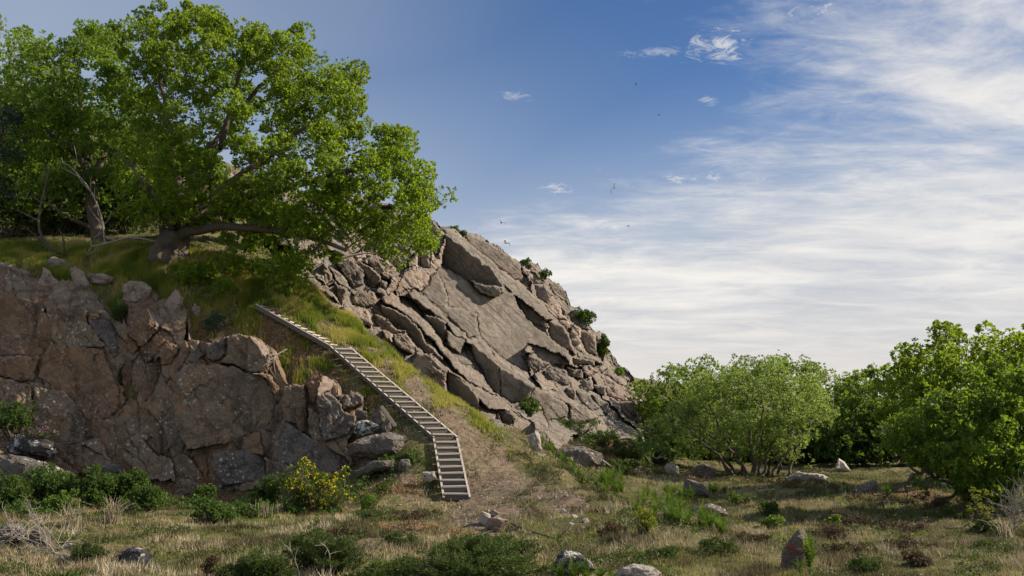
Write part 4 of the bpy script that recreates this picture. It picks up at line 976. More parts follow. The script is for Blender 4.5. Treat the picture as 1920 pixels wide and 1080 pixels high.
oak_base = hit(318, 492)
OY = float(oak_base[1])
oak_poly = [(243,70),(262,35),(292,14),(335,22),(385,32),(430,62),(470,52),(520,70),(578,72),(596,112),(640,118),(678,128),(676,180),(660,215),(705,240),(775,255),(776,300),(800,330),(814,372),(812,430),(790,470),(742,492),(705,470),(690,440),(640,452),(610,500),(560,505),(520,470),(470,440),(410,425),(360,405),(300,420),(235,405),(215,340),(250,300),(232,230),(250,170)]
rg0 = np.random.default_rng(77)
low = np.array([at(u, v, OY - 1.5 + rg0.uniform(-1, 1)) for u, v in [(470, 470), (500, 490), (450, 500), (420, 515), (380, 500), (355, 510), (520, 520), (490, 510), (540, 540), (430, 475), (345, 525), (400, 540)] for _ in range(2)])
low += rg0.normal(0, .25, low.shape)
OB = [L([(312,530,OY),(314,490,OY),(324,452,OY),(340,412,OY)], .80, .50),
      L([(340,440,OY-.1),(400,424,OY-1),(470,428,OY-1.5),(560,440,OY-2),(650,470,OY-2)], .26, .07),
      L([(330,430,OY),(295,370,OY-.5),(262,330,OY-1),(215,285,OY-.6)], .30, .05),
      L([(335,430,OY),(335,350,OY+.5),(318,240,OY+.8),(300,140,OY),(305,60,OY)], .24, .05),
      L([(338,425,OY),(395,320,OY-.8),(435,200,OY-1),(455,100,OY-.5)], .22, .05),
      L([(342,425,OY),(450,330,OY+1),(560,250,OY+1.2),(640,185,OY+1)], .22, .05),
      L([(342,425,OY),(470,370,OY-1),(610,330,OY-1.8),(730,310,OY-1.5),(770,370,OY-1.2)], .22, .05),
      L([(470,330,OY+1.5),(560,330,OY+2.2),(680,280,OY+2)], .12, .04),
      L([(335,420,OY),(380,300,OY+2),(480,170,OY+2.5),(555,120,OY+2)], .20, .05)]
oak = tree('oak_tree', 'great spreading oak with bright green leaves standing at the top of the slope', 'tree', oak_base, oak_poly, OY, 4.2, OB, 640, .56, 38, 7, .140, .088, M_OAK, seed=3, tone0=.52, extra=low, twig_r=.035)
g = Geo(); p0 = at(303, 480, OY - .72) - np.array(oak.location)
tube(g, [p0, p0 + np.array([.02, -.10, .02]), p0 + np.array([.02, -.101, .02])], [.15, .15, .001], 12)
g.build('sawn_stub', M_CUT, oak)
# trees on the left
lb_ = hit(170, 470)
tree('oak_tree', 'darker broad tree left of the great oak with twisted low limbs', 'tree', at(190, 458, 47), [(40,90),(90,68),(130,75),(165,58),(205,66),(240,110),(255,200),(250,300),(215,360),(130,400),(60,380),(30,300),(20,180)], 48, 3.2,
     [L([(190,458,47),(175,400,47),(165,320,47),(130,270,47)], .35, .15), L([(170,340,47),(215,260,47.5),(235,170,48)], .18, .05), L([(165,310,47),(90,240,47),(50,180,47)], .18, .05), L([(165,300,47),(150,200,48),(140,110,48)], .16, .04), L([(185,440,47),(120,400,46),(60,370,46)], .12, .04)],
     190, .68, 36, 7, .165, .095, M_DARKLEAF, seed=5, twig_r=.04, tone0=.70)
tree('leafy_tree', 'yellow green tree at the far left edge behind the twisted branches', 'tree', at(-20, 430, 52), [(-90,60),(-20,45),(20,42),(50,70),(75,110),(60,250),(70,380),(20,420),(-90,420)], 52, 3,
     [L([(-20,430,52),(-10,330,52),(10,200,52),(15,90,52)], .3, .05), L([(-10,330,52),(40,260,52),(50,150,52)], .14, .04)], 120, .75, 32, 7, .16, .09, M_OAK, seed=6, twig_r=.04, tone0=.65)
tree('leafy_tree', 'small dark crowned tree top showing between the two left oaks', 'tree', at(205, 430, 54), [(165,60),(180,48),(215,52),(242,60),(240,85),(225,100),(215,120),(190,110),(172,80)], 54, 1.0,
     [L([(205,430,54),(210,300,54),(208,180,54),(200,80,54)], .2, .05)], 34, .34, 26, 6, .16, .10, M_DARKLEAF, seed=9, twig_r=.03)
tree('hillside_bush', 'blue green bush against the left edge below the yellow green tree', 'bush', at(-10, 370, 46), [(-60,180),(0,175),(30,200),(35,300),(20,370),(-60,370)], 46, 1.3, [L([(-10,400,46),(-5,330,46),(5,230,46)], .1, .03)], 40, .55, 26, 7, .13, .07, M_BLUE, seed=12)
# undergrowth on the shaded hillside behind
def bush(label, u, v, w, h, mat, seed, n_cl=None, ln=.10, wd=.055, cat='bush', name='bush', group=None, Y=None, n_t=18, cl=.30, stems=True, dense=1.0, tone0=.45, flowers=None, flat=.8, lift=0.0):
    p = hit(u, v) if Y is None else at(u, v, Y)
    if Y is not None and Y < 0: pass
    rg = np.random.default_rng(seed); sc = px(p[1]); W_, H_ = w * sc, h * sc
    root = tag(empty(name, tuple(p)), label, cat, group)
    n = n_cl or max(6, int(26 * dense))
    d = rg.normal(size=(n, 3)); d /= np.linalg.norm(d, axis=1)[:, None]; d *= rg.uniform(.3, 1, (n, 1)) ** .5
    aa = np.arctan2(d[:, 2], d[:, 0]); ph = rg.uniform(0, 6.28, 3); lob = 1 + .22 * np.sin(2 * aa + ph[0]) + .16 * np.sin(3 * aa + ph[1]) + .12 * np.sin(5 * aa + ph[2])
    cc = d * lob[:, None] * np.array([W_ / 2, W_ / 2.4, H_ / 2]) * .84 + np.array([0, 0, H_ * (.5 + lift)]); cc[:, 2] = np.maximum(cc[:, 2], H_ * .06); cr = cl * min(W_, H_) * rg.uniform(.45, 1.25, n)
    sp = rg.random(n) < .2; cc[sp] *= 1.18; cr[sp] *= .55
    tc, td = clump_tufts(cc, cr, n_t, rg, flat); V, Fc, tn = leaves(tc, td, 6, ln * 1.04, wd * 1.04, rg, tone=np.repeat(rg.normal(tone0, .15, n), n_t))
    mesh_np('foliage', V, Fc, mat, root, False, {'tone': ('FACE', tn)})
    if stems:
        g = Geo()
        for k in range(n):
            b = np.array([rg.uniform(-.12, .12) * W_, rg.uniform(-.12, .12) * W_, -.08]); tube(g, smooth_line([b, (b + cc[k]) / 2 + rg.normal(0, .05 * W_, 3), cc[k]], 6), np.linspace(.02, .007, 6) * (1 + H_ * .3), 5)
        g.build('stem', M_TWIG, root)
    if flowers:
        fm, cnt, fs = flowers
        k = rg.integers(0, len(tc), cnt); c = tc[k] * 1.0 + td[k] * .05
        V, Fc, tn = leaves(c, td[k], 3, fs, fs * .7, rg); mesh_np('blossom', V, Fc, fm, root, False, {'tone': ('FACE', tn)})
    return root
hill = tag(empty('granite_outcrop'), 'pinkish upper part of the granite hill glimpsed through the branches of the great oak', 'rock outcrop')
rock_face([(-80,210),(0,200),(120,210),(250,222),(340,260),(450,325),(540,350),(600,372),(640,400),(630,450),(560,470),(440,420),(300,400),(100,400),(-80,400)], [(-80,210,70),(0,195,70),(250,225,66),(450,330,62),(600,375,58),(600,450,53),(440,420,52),(200,400,56),(-80,400,58),(250,320,60)], [], 36, R(38), 1.7, .5, .4, [M_PINK_LIT, M_OUT, M_BLOCK], hill, 3.0, .10, seed=15, groove=.3)
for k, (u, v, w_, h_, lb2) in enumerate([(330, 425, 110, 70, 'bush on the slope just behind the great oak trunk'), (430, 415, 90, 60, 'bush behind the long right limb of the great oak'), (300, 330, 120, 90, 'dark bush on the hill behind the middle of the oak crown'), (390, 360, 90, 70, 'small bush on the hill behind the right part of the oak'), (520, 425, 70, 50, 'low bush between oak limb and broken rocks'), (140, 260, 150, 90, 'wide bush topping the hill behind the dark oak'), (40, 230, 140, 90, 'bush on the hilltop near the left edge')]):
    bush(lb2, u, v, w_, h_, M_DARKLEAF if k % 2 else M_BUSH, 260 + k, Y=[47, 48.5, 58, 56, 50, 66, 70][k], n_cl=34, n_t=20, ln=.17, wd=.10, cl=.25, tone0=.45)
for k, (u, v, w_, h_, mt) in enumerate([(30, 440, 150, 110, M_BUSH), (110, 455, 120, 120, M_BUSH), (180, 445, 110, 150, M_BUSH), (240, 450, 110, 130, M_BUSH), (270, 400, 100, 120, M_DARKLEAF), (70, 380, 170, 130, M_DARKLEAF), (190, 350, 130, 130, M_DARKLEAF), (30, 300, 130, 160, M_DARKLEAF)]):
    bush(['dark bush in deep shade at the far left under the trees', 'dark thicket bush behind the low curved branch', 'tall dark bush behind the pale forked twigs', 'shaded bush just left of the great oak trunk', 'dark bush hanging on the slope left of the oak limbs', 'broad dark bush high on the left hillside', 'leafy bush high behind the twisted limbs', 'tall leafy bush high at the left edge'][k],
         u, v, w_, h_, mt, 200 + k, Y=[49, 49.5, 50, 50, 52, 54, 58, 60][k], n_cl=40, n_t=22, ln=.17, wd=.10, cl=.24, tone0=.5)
# trees on the right
wb = hit(1400, 893)
WY = float(wb[1])
W_L = [L([(1415,893,WY),(1410,850,WY),(1405,800,WY),(1400,730,WY)], .13, .04)] + [L([(u0, 892, WY + dy), (u0 + (u1 - u0) * .25, 850, WY + dy), (u0 + (u1 - u0) * .7, 805, WY + dy * 1.5), (u1, 760, WY + dy * 2)], .085, .03) for u0, u1, dy in [(1395, 1330, .3), (1400, 1290, -.5), (1380, 1260, .2), (1430, 1470, -.4), (1440, 1510, .3), (1450, 1540, -.2), (1460, 1500, .5), (1375, 1235, -.3), (1425, 1430, -.6), (1478, 1528, .2)]]
tree('willow_tree', 'round pale green multi-stemmed willow in the middle of the meadow edge', 'tree', wb, [(1195,838),(1225,800),(1270,760),(1300,725),(1345,700),(1385,682),(1440,676),(1490,690),(1530,720),(1560,770),(1555,800),(1530,822),(1500,862),(1460,856),(1400,858),(1340,846),(1280,850),(1240,862),(1205,855)], WY, 2.6, W_L, 260, .48, 34, 7, .105, .048, M_WILLOW, seed=21, twig_r=.022, flat=.8)
for i, (nm, lb, bu, Yt, poly, mt, n, tr) in enumerate([
 ('leafy_tree', 'bright green tree right beside the end of the rock outcrop', 1270, 58, [(1188,715),(1215,700),(1250,698),(1270,690),(1300,686),(1330,700),(1350,730),(1340,800),(1240,830),(1200,770)], M_DARKLEAF, 90, .14),
 ('leafy_tree', 'dark spiky topped tree behind the left half of the willow', 1330, 64, [(1278,700),(1290,680),(1318,684),(1340,705),(1400,705),(1400,800),(1280,800)], M_DARKLEAF, 60, .13),
 ('leafy_tree', 'dark pointed tree rising behind the top of the willow', 1455, 64, [(1365,715),(1385,680),(1430,672),(1452,664),(1478,672),(1500,688),(1520,668),(1534,690),(1530,760),(1380,760)], M_DARKLEAF, 80, .14),
 ('leafy_tree', 'low feathery tree between the willow and the right-hand oaks', 1570, 60, [(1520,722),(1550,702),(1580,708),(1610,715),(1615,790),(1600,850),(1540,850),(1520,790)], M_WILLOW, 70, .12),
 ('leafy_tree', 'green tree standing left behind the right-hand oaks', 1640, 54, [(1575,730),(1600,705),(1640,694),(1665,700),(1700,740),(1700,850),(1620,868),(1575,840)], M_DARKLEAF, 110, .15),
]):
    tree(nm, lb, 'tree', at(bu, 868, Yt), poly, Yt, 2.2, [L([(bu, 868, Yt), (bu + 3, 820, Yt), (bu - 4, 770, Yt), (bu, 715, Yt)], tr, .04), L([(bu, 830, Yt), (bu + 25, 780, Yt), (bu + 35, 740, Yt)], tr * .5, .03), L([(bu, 830, Yt), (bu - 30, 785, Yt), (bu - 40, 745, Yt)], tr * .5, .03)], n, .62, 26, 7, .15, .085, mt, seed=30 + i, twig_r=.03, connect=True)
rb1 = at(1790, 905, 40)
tree('oak_tree', 'tall oak with sprigs sticking up behind the lower right-hand oak', 'tree', rb1, [(1650,668),(1672,655),(1700,668),(1720,640),(1745,640),(1757,606),(1772,598),(1785,622),(1830,640),(1860,628),(1910,640),(1990,630),(1990,880),(1850,880),(1740,850),(1680,800),(1640,740)], 40, 2.8,
     [L([(1790,905,40),(1785,840,40),(1775,760,40),(1768,650,40)], .28, .05), L([(1785,840,40),(1720,770,40),(1690,700,40)], .14, .04), L([(1785,830,40),(1860,760,40),(1900,680,40)], .15, .04), L([(1785,830,40),(1920,800,40),(1960,720,40)], .15, .04)], 230, .60, 32, 7, .15, .088, M_OAK, seed=41, twig_r=.035)
R2b = hit(1835, 962); RY = float(R2b[1])
tree('oak_tree', 'low wide oak on the right with crooked branches touching the ground', 'tree', R2b, [(1680,790),(1710,760),(1750,755),(1800,745),(1850,700),(1900,690),(1990,700),(1990,960),(1900,965),(1850,950),(1790,915),(1740,890),(1700,870),(1690,830)], RY, 2.3,
     [L([(1835,962,RY),(1825,930,RY),(1800,895,RY),(1770,870,RY)], .16, .07), L([(1825,935,RY),(1850,880,RY),(1860,800,RY)], .14, .04), L([(1825,930,RY),(1780,905,RY-.5),(1730,885,RY-.8),(1700,872,RY-.8)], .09, .03), L([(1835,950,RY),(1900,900,RY),(1940,820,RY)], .14, .04), L([(1805,900,RY),(1790,840,RY+.4),(1760,790,RY+.4)], .10, .03), L([(1820,925,RY),(1760,930,RY-.3),(1740,950,RY-.4)], .06, .02)], 250, .42, 32, 7, .125, .072, M_DARKLEAF, seed=43, twig_r=.028, tone0=.60)
# dark thicket closing the meadow
ORD = 'first second third fourth fifth sixth seventh eighth ninth tenth eleventh twelfth thirteenth fourteenth fifteenth sixteenth seventeenth eighteenth nineteenth twentieth'.split()
for k in range(17):
    u = 1240 + k * 40; Yk = 52 + (k * 37 % 9) * .6
    bush('dark undergrowth bush, %s from the left of the thicket behind the meadow' % ORD[k], u, 878, 110, 74 + (k * 13 % 34), M_BUSH, 300 + k, Y=Yk, n_cl=42, n_t=14, ln=.21, wd=.14, cl=.26, tone0=.35, group='thicket at the far meadow edge', stems=False)

# shrubs at the cliff foot and over the slope
K = 0
def B(label, u, v, w, h, mat, **kw):
    global K; K += 1
    return bush(label, u, v, w, h, mat, 500 + K, **kw)
B('wide green shrub with pale blossoms at the cliff foot, second from the left edge', 95, 945, 110, 75, M_BUSH, n_cl=60, n_t=22, ln=.085, wd=.05, cl=.2, tone0=.6, flowers=(M_WFL, 260, .035))
B('green shrub cut by the left edge at the cliff foot', 10, 960, 80, 75, M_BUSH, n_cl=44, n_t=20, ln=.085, wd=.05, cl=.22, tone0=.5, flowers=(M_WFL, 90, .035))
B('dark green shrub in the middle of the row at the cliff foot', 180, 950, 70, 68, M_BUSH, n_cl=44, n_t=22, ln=.085, wd=.05, cl=.22, flowers=(M_WFL, 80, .03))
B('rounded green shrub behind the pale dead grass tussock', 232, 948, 70, 62, M_BUSH, n_cl=44, n_t=22, ln=.085, wd=.05, cl=.22, flowers=(M_WFL, 60, .03))
B('small round shrub at the right end of the cliff foot row', 277, 956, 46, 44, M_BUSH, n_cl=34, n_t=20, ln=.075, wd=.045, cl=.25, tone0=.6, flowers=(M_WFL, 30, .03))
B('bright green low bush in front of the shrub row', 120, 965, 70, 40, M_FERN, n_cl=18, n_t=12, ln=.09, wd=.05, cl=.25, tone0=.5)
B('small dark bush in the litter below the cliff middle', 382, 945, 50, 34, M_BUSH, n_cl=26, n_t=18, ln=.07, wd=.04, cl=.25)
B('low dark bush under the small one below the cliff', 402, 978, 76, 32, M_BUSH, n_cl=30, n_t=18, ln=.07, wd=.04, cl=.25)
B('dark shrub at the cliff foot left of the yellow broom', 500, 958, 60, 60, M_BUSH, n_cl=34, n_t=18, ln=.08, wd=.045, cl=.24, tone0=.2)
br = B('broom bush covered in yellow flowers in front of the cliff', 592, 958, 138, 84, M_BUSH, n_cl=64, n_t=22, ln=.09, wd=.022, cl=.17, tone0=.25, name='broom_bush', flowers=(M_YEL, 620, .060))
B('dark ivy like bush with a dead stem on the cliff at the left edge', 20, 815, 90, 60, M_BUSH, Y=37.6, n_cl=40, n_t=20, ln=.09, wd=.05, cl=.22, tone0=.3)
B('clump of purple flowers on the cliff foot', 75, 822, 60, 26, M_BUSH, Y=36.9, n_cl=20, n_t=16, ln=.06, wd=.03, cl=.3, cat='flowers', name='flower_clump', flowers=(M_PURP, 150, .045))
B('small bluish juniper on the cliff top left of the stairs', 405, 620, 50, 34, M_BLUE, n_cl=30, n_t=18, ln=.07, wd=.02, cl=.24, cat='juniper', name='juniper')
B('dark green tuft bush on the cliff edge left of the upright block', 225, 605, 34, 36, M_BUSH, Y=40.0, n_cl=18, n_t=14, ln=.08, wd=.045, cl=.3, tone0=.3)
B('leafy sapling below the thin slab left of the stairs foot', 692, 965, 32, 36, M_FERN, n_cl=16, n_t=12, ln=.06, wd=.035, cl=.3, name='sapling', cat='sapling')
B('dark juniper hummock in the grass left of the stairs foot', 690, 975, 52, 18, M_JUN, n_cl=20, n_t=16, ln=.05, wd=.015, cl=.35, cat='juniper', name='juniper')
B('bush growing below the dark split face of the outcrop', 993, 778, 44, 30, M_BUSH, Y=46.5, n_cl=30, n_t=18, ln=.08, wd=.045, cl=.25, tone0=.6)
B('round bush on the skyline in the middle of the rock outcrop', 1022, 522, 18, 16, M_BUSH, Y=62, n_cl=14, n_t=14, ln=.10, wd=.06, cl=.35)
B('long bush leaning off the right skyline of the outcrop', 1094, 612, 50, 32, M_BUSH, Y=64.5, n_cl=40, n_t=18, ln=.12, wd=.07, cl=.24)
B('dark bush on the right skyline below the long leaning one', 1130, 670, 22, 38, M_BUSH, Y=64.5, n_cl=24, n_t=18, ln=.12, wd=.07, cl=.25, tone0=.2)
B('low green cushion on the outcrop skyline near its right end', 1156, 706, 36, 18, M_FERN, Y=64.5, n_cl=24, n_t=16, ln=.10, wd=.05, cl=.25)
B('tiny bush on the rock skyline near the top of the ridge slab', 852, 434, 18, 10, M_BUSH, Y=61, n_cl=12, n_t=12, ln=.09, wd=.05, cl=.35)
B('second tiny bush on the skyline next to the first', 867, 442, 14, 10, M_BUSH, Y=61, n_cl=12, n_t=12, ln=.09, wd=.05, cl=.35)
B('flat bush on the skyline left of the pale square block', 982, 496, 26, 10, M_BUSH, Y=63, n_cl=16, n_t=12, ln=.09, wd=.05, cl=.35)
for k, (u, v, w_, h_) in enumerate([(1050, 818, 60, 24), (1085, 822, 70, 40), (1130, 838, 80, 32), (1170, 860, 80, 30), (1210, 862, 60, 28), (1110, 858, 60, 22), (1165, 885, 90, 22), (1240, 872, 60, 24), (1290, 830, 60, 40), (1255, 800, 50, 40)]):
    B(['dark scrub on the scree right under the outcrop face', 'taller dark scrub on the scree below the red ledge', 'broad dark scrub in the middle of the scree', 'dark scrub above the fallen grey log', 'dark scrub around the upper end of the leaning dead trunk', 'low scrub between boulder and stick on the scree', 'wide low scrub at the bottom of the scree', 'scrub patch at the right foot of the scree', 'scrub hanging at the left side of the willow', 'scrub in front of the last block of the outcrop'][k], u, v, w_, h_, M_JUN if k % 2 else M_BUSH, n_cl=30, n_t=18, ln=.09, wd=.035, cl=.25, group='scrub on the scree', cat='scrub', name='scrub')
# right-hand shrubs
lime = B('lime coloured young shrub on the right slope of the mound', 1208, 1005, 50, 40, M_LIME, n_cl=18, n_t=12, ln=.045, wd=.028, cl=.28, name='sapling', cat='sapling', lift=.2)
B('thin young shrub with sparse yellow green leaves at the right edge', 1838, 992, 52, 62, M_LIME, n_cl=16, n_t=10, ln=.05, wd=.03, cl=.22, name='sapling', cat='sapling', lift=.15)
B('small rounded bush at the feet of the thin young shrub', 1845, 1002, 60, 26, M_BUSH, n_cl=24, n_t=14, ln=.05, wd=.03, cl=.3)
B('small pale green bush in the middle of the right meadow', 1565, 990, 28, 22, M_FERN, n_cl=16, n_t=14, ln=.05, wd=.03, cl=.32)
B('pale green bush left of the standing stone', 1450, 992, 44, 24, M_FERN, n_cl=20, n_t=14, ln=.05, wd=.03, cl=.32)
B('low green bush far behind the standing stone', 1440, 965, 46, 22, M_BUSH, n_cl=18, n_t=14, ln=.06, wd=.035, cl=.32)
B('low bush in the meadow behind the humped reddish rock', 1390, 945, 60, 24, M_BUSH, n_cl=20, n_t=14, ln=.06, wd=.035, cl=.32)
hth = [(1350, 1040, 90, 22), (1600, 985, 90, 18), (1690, 1000, 120, 20), (1780, 975, 90, 16), (1560, 1010, 80, 16), (1700, 1030, 100, 16), (1850, 1035, 60, 18), (1590, 1040, 100, 16), (1410, 1020, 80, 14), (1240, 1050, 90, 18), (1460, 915, 110, 22), (1540, 925, 100, 20), (1400, 910, 90, 16), (1640, 945, 140, 18), (1740, 955, 150, 26), (1800, 945, 90, 24), (640, 1010, 90, 14), (780, 975, 90, 14), (750, 1020, 100, 16), (1150, 1000, 60, 12), (1720, 1062, 50, 22), (1620, 1070, 80, 18)]
for k, (u, v, w_, h_) in enumerate(hth):
    B('brownish heather hummock ' + ['left of the standing stone base','in the meadow right of the tall fern','wide, in the middle of the right meadow','toward the thin young shrub at the right','just above right of the standing stone','at the lower right of the meadow','cut near the lower right corner','right of the small foreground fern','halfway between pale boulder and standing stone','right of the pale boulder at the bottom edge','in front of the willow stems','in front of the long low pale rock','left in front of the willow','broad, left of the crooked dead bough','broad, under the low oak branches','dark, at the foot of the low oak trunk','left of the stairs foot path','just left of the lowest stair tread','small one beside the foreground junipers','small one on the right side of the mound','dark round one at the bottom edge right of the fern','at the bottom edge right of the standing stone'][k], u, v, w_, h_ + 3, M_HEATH if k % 3 else M_JUN, n_cl=26, n_t=16, ln=.055, wd=.016, cl=.35, group='heather hummocks', cat='heather', name='heather', stems=False, flat=.6, tone0=.5)
B('dark round gorse cushion left of the flat topped boulder', 165, 1058, 62, 34, M_JUN, n_cl=34, n_t=20, ln=.05, wd=.014, cl=.28, tone0=.2, cat='gorse', name='gorse')

# foreground junipers: sprays of needles on arching boughs
def juniper(label, u, v, w, h, seed, n=60, up=.5, mat=None):
    p = hit(u, v); rg = np.random.default_rng(seed); sc = px(p[1]); W_, H_ = w * sc, h * sc
    root = tag(empty('juniper_bush', tuple(p)), label, 'juniper'); tcs, tds = [], []; g = Geo()
    for k in range(n):
        a = rg.uniform(0, 6.28); rr = W_ / 2 * rg.uniform(.3, 1.0); hz = H_ * rg.uniform(.35, 1.0) * (1 - .55 * (rr / (W_ / 2)) ** 2)
        b = np.array([rg.normal(0, .05) * W_, rg.normal(0, .05) * W_, -.05]); e = np.array([math.cos(a) * rr, math.sin(a) * rr * .7, hz])
        P = smooth_line([b, b * .4 + e * .5 + np.array([0, 0, hz * (.15 if up < .5 else .0)]), e], 12); tube(g, P, np.linspace(.022, .005, 12), 5)
        for q in range(3, 12):
            for _ in range(5):
                d = rg.normal(size=3); d[2] = abs(d[2]) * .8; d /= np.linalg.norm(d); tl = rg.uniform(.04, .15) * (1.2 if q < 10 else .8)
                for s in np.linspace(.3, 1, 3): tcs.append(P[q] + d * tl * s); tds.append(d)
    g.build('bough', M_TWIG, root)
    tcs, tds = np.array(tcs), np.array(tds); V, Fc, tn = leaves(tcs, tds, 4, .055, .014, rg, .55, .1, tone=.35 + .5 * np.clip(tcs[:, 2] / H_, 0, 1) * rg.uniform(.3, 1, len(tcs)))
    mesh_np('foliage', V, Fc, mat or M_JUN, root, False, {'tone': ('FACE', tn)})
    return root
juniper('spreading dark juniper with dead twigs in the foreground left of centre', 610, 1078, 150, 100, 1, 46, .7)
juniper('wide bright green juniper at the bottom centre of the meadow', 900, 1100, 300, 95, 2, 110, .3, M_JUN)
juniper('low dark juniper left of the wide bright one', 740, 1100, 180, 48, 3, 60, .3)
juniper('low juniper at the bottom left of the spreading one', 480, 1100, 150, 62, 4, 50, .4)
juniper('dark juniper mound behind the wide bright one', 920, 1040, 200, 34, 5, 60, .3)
B('brown withered bush at the left end of the foreground junipers', 395, 1082, 26, 34, M_HEATH, n_cl=18, n_t=16, ln=.05, wd=.016, cl=.35, cat='dead bush', name='dead_bush')

# ferns
def fern(u, v, h, seed, n=14, label=None, group=None, spread=.45, root=None):
    p = hit(u, v); rg = np.random.default_rng(seed); Hh = h * px(p[1]); V, Fc, tn = [], [], []; n0 = 0; G = Geo()
    for k in range(n):
        a = rg.uniform(0, 6.28); l = Hh * rg.uniform(.7, 1.1); sp = spread * 1.35 * rg.uniform(.1, 1)
        t = np.linspace(0, 1, 16); dirv = np.array([math.cos(a), math.sin(a), 0]); sidev = np.array([-math.sin(a), math.cos(a), 0])
        C = dirv * (sp * l * t ** 1.6)[:, None] + np.array([0, 0, 1]) * (l * (t - .75 * sp * t ** 2.5))[:, None]
        wdt = .13 * l * np.sin(np.pi * np.clip(t * .85 + .16, 0, 1)) * np.where(t < .12, 0, 1)
        tone = np.clip(rg.normal(.5, .15), 0, 1)
        for q in range(2, 15):
            for s in (-1, 1):
                b0, b1 = C[q], C[q] * .55 + C[q + 1 if q < 15 else q] * .45
                tip = C[q] + sidev * s * wdt[q] + np.array([0, 0, .25]) * wdt[q] + dirv * wdt[q] * rg.normal(0, .12) + np.array([0, 0, rg.normal(0, .1) * wdt[q]])
                G.add([b0, b1, tip * .6 + b1 * .4 + sidev * s * 0, tip], [(0, 1, 2, 3)], tone + rg.normal(0, .08))
        tube(G, C[::3], .004 + .0, 3, tone)
    o = G.build('fern', M_FERN, None, False); o.location = p
    return tag(o, label, 'fern', group)
fern(1519, 1072, 78, 1, 26, 'tall bright green fern growing against the red arrow stone', spread=.3)
fern(1500, 1078, 46, 2, 12, 'small yellowish fern at the foot of the arrow stone', spread=.6)
for k, (u, v, h_) in enumerate([(1050, 1092, 46), (1075, 1094, 58), (1100, 1094, 50), (1125, 1094, 44), (1145, 1096, 34)]):
    fern(u, v, h_, 10 + k, 24, 'bright fern before the lichen boulder, %s from the left along the bottom edge' % ORD[k], 'ferns along the bottom edge', .5)
spots = []
for k in range(78):
    t = rnd.random()
    if k < 20: spots.append((1130 + rnd.gauss(20, 16), 905 + rnd.uniform(-5, 22), 34, 0))
    elif k < 52: spots.append((1205 + 150 * t + rnd.gauss(0, 10), 958 + 42 * t + rnd.gauss(0, 7), 44, 1))
    elif k < 66: spots.append((rnd.uniform(1195, 1300), rnd.uniform(928, 952), 32, 2))
    else: spots.append((rnd.choice([1335, 1365, 1590, 1580, 1670, 1690]) + rnd.gauss(0, 7), 928 + rnd.uniform(-4, 4), 26, 3))
spots.sort(key=lambda q: (q[3], q[0])); cnts = {}
for k, (u, v, h_, c_) in enumerate(spots):
    i = cnts.get(c_, 0); cnts[c_] = i + 1
    where = ['tight clump nearest the ridge', 'long front row of the hollow', 'back patch of the hollow', 'scattered tufts of the right meadow'][c_]
    od = ORD[i] if i < 20 else ('twenty ' + ORD[i - 20] if i < 30 else 'thirty ' + ORD[i - 30])
    fern(u, v, h_ * rnd.uniform(.8, 1.15), 40 + k, 18, 'green bracken, %s from the left in the %s' % (od, where), 'bracken in the ' + where, .5)
for k in range(20):
    t = k / 19; fern(1020 + 80 * t + rnd.gauss(0, 4), 838 + 70 * t + rnd.gauss(0, 4), 24, 140 + k, 14, 'bright fern growing along the far ridge edge, %s from the top' % ORD[k], 'ferns along the ridge edge', .5)

# dead branches
def deadwood(name, label, pts, r0, seed, n=14, depth=2, mat=None, cat='dead branch', blen=.5, spread=.8, Y=None, group=None):
    rg = np.random.default_rng(seed); P0 = np.array(pts, float); base = P0[0]; g = Geo()
    def grow(P, r, lev, ln_):
        tube(g, P - base, np.linspace(r, max(.004, r * .3), len(P)), 5)
        if lev == 0: return
        for _ in range(n if lev == depth else 4):
            j = rg.integers(2, len(P)); d = P[min(j + 1, len(P) - 1)] - P[max(j - 1, 0)]; d = d / (np.linalg.norm(d) + 1e-9) + rg.normal(0, spread, 3); d /= np.linalg.norm(d)
            l = ln_ * rg.uniform(.4, 1); e = P[j] + d * l; e[2] += rg.uniform(-.1, .2) * l
            grow(smooth_line([P[j], (P[j] + e) / 2 + rg.normal(0, .08, 3) * l, e], 6), r * .5, lev - 1, ln_ * .55)
    grow(smooth_line(P0, 14), r0, depth, blen)
    o = g.build(name, mat or M_DEAD); o.location = base
    return tag(o, label, cat, group)
def gp(u, v, dz=0.0):
    p = hit(u, v).copy(); p[2] += dz; return p
a_, b_ = gp(145, 1072, .05), gp(5, 1030, .30)
deadwood('dead_branch', 'tangle of bleached dead branches lying in the meadow at the left edge', [a_, (a_ + b_) / 2 + np.array([0, 0, .15]), b_], .018, 1, 34, 2, blen=.75, spread=.6)
a_, b_ = gp(140, 1068, .05), gp(60, 1005, .2)
deadwood('dead_branch', 'bleached dead branch rising over the left boulders behind the tangle', [a_, (a_ + b_) / 2 + np.array([0, 0, .2]), b_ + np.array([0, 0, .3])], .014, 2, 30, 2, blen=.65, spread=.6)
deadwood('dead_branch', 'bleached forked branch hanging on the cliff edge left of the stairs', [at(538, 655, 38.0), at(520, 665, 37.8), at(510, 680, 37.6), at(502, 690, 37.5), at(500, 715, 37.5)], .035, 3, 10, 1, blen=.8, spread=.6)
deadwood('dead_log', 'fallen grey log lying on the scree left of the willow', [at(1176, 832, 47), at(1200, 845, 47), at(1232, 860, 47)], .09, 4, 5, 1, blen=.7, cat='log')
deadwood('dead_log', 'pale leaning dead trunk at the foot of the outcrop end', [at(1209, 832, 49), at(1202, 815, 50), at(1198, 803, 51)], .08, 5, 3, 1, blen=.5, cat='log')
deadwood('dead_branch', 'fallen stick on the scree below the big rounded boulder', [at(1130, 864, 43.4), at(1145, 874, 43.4), at(1152, 880, 43.3)], .05, 6, 4, 1, blen=.4)
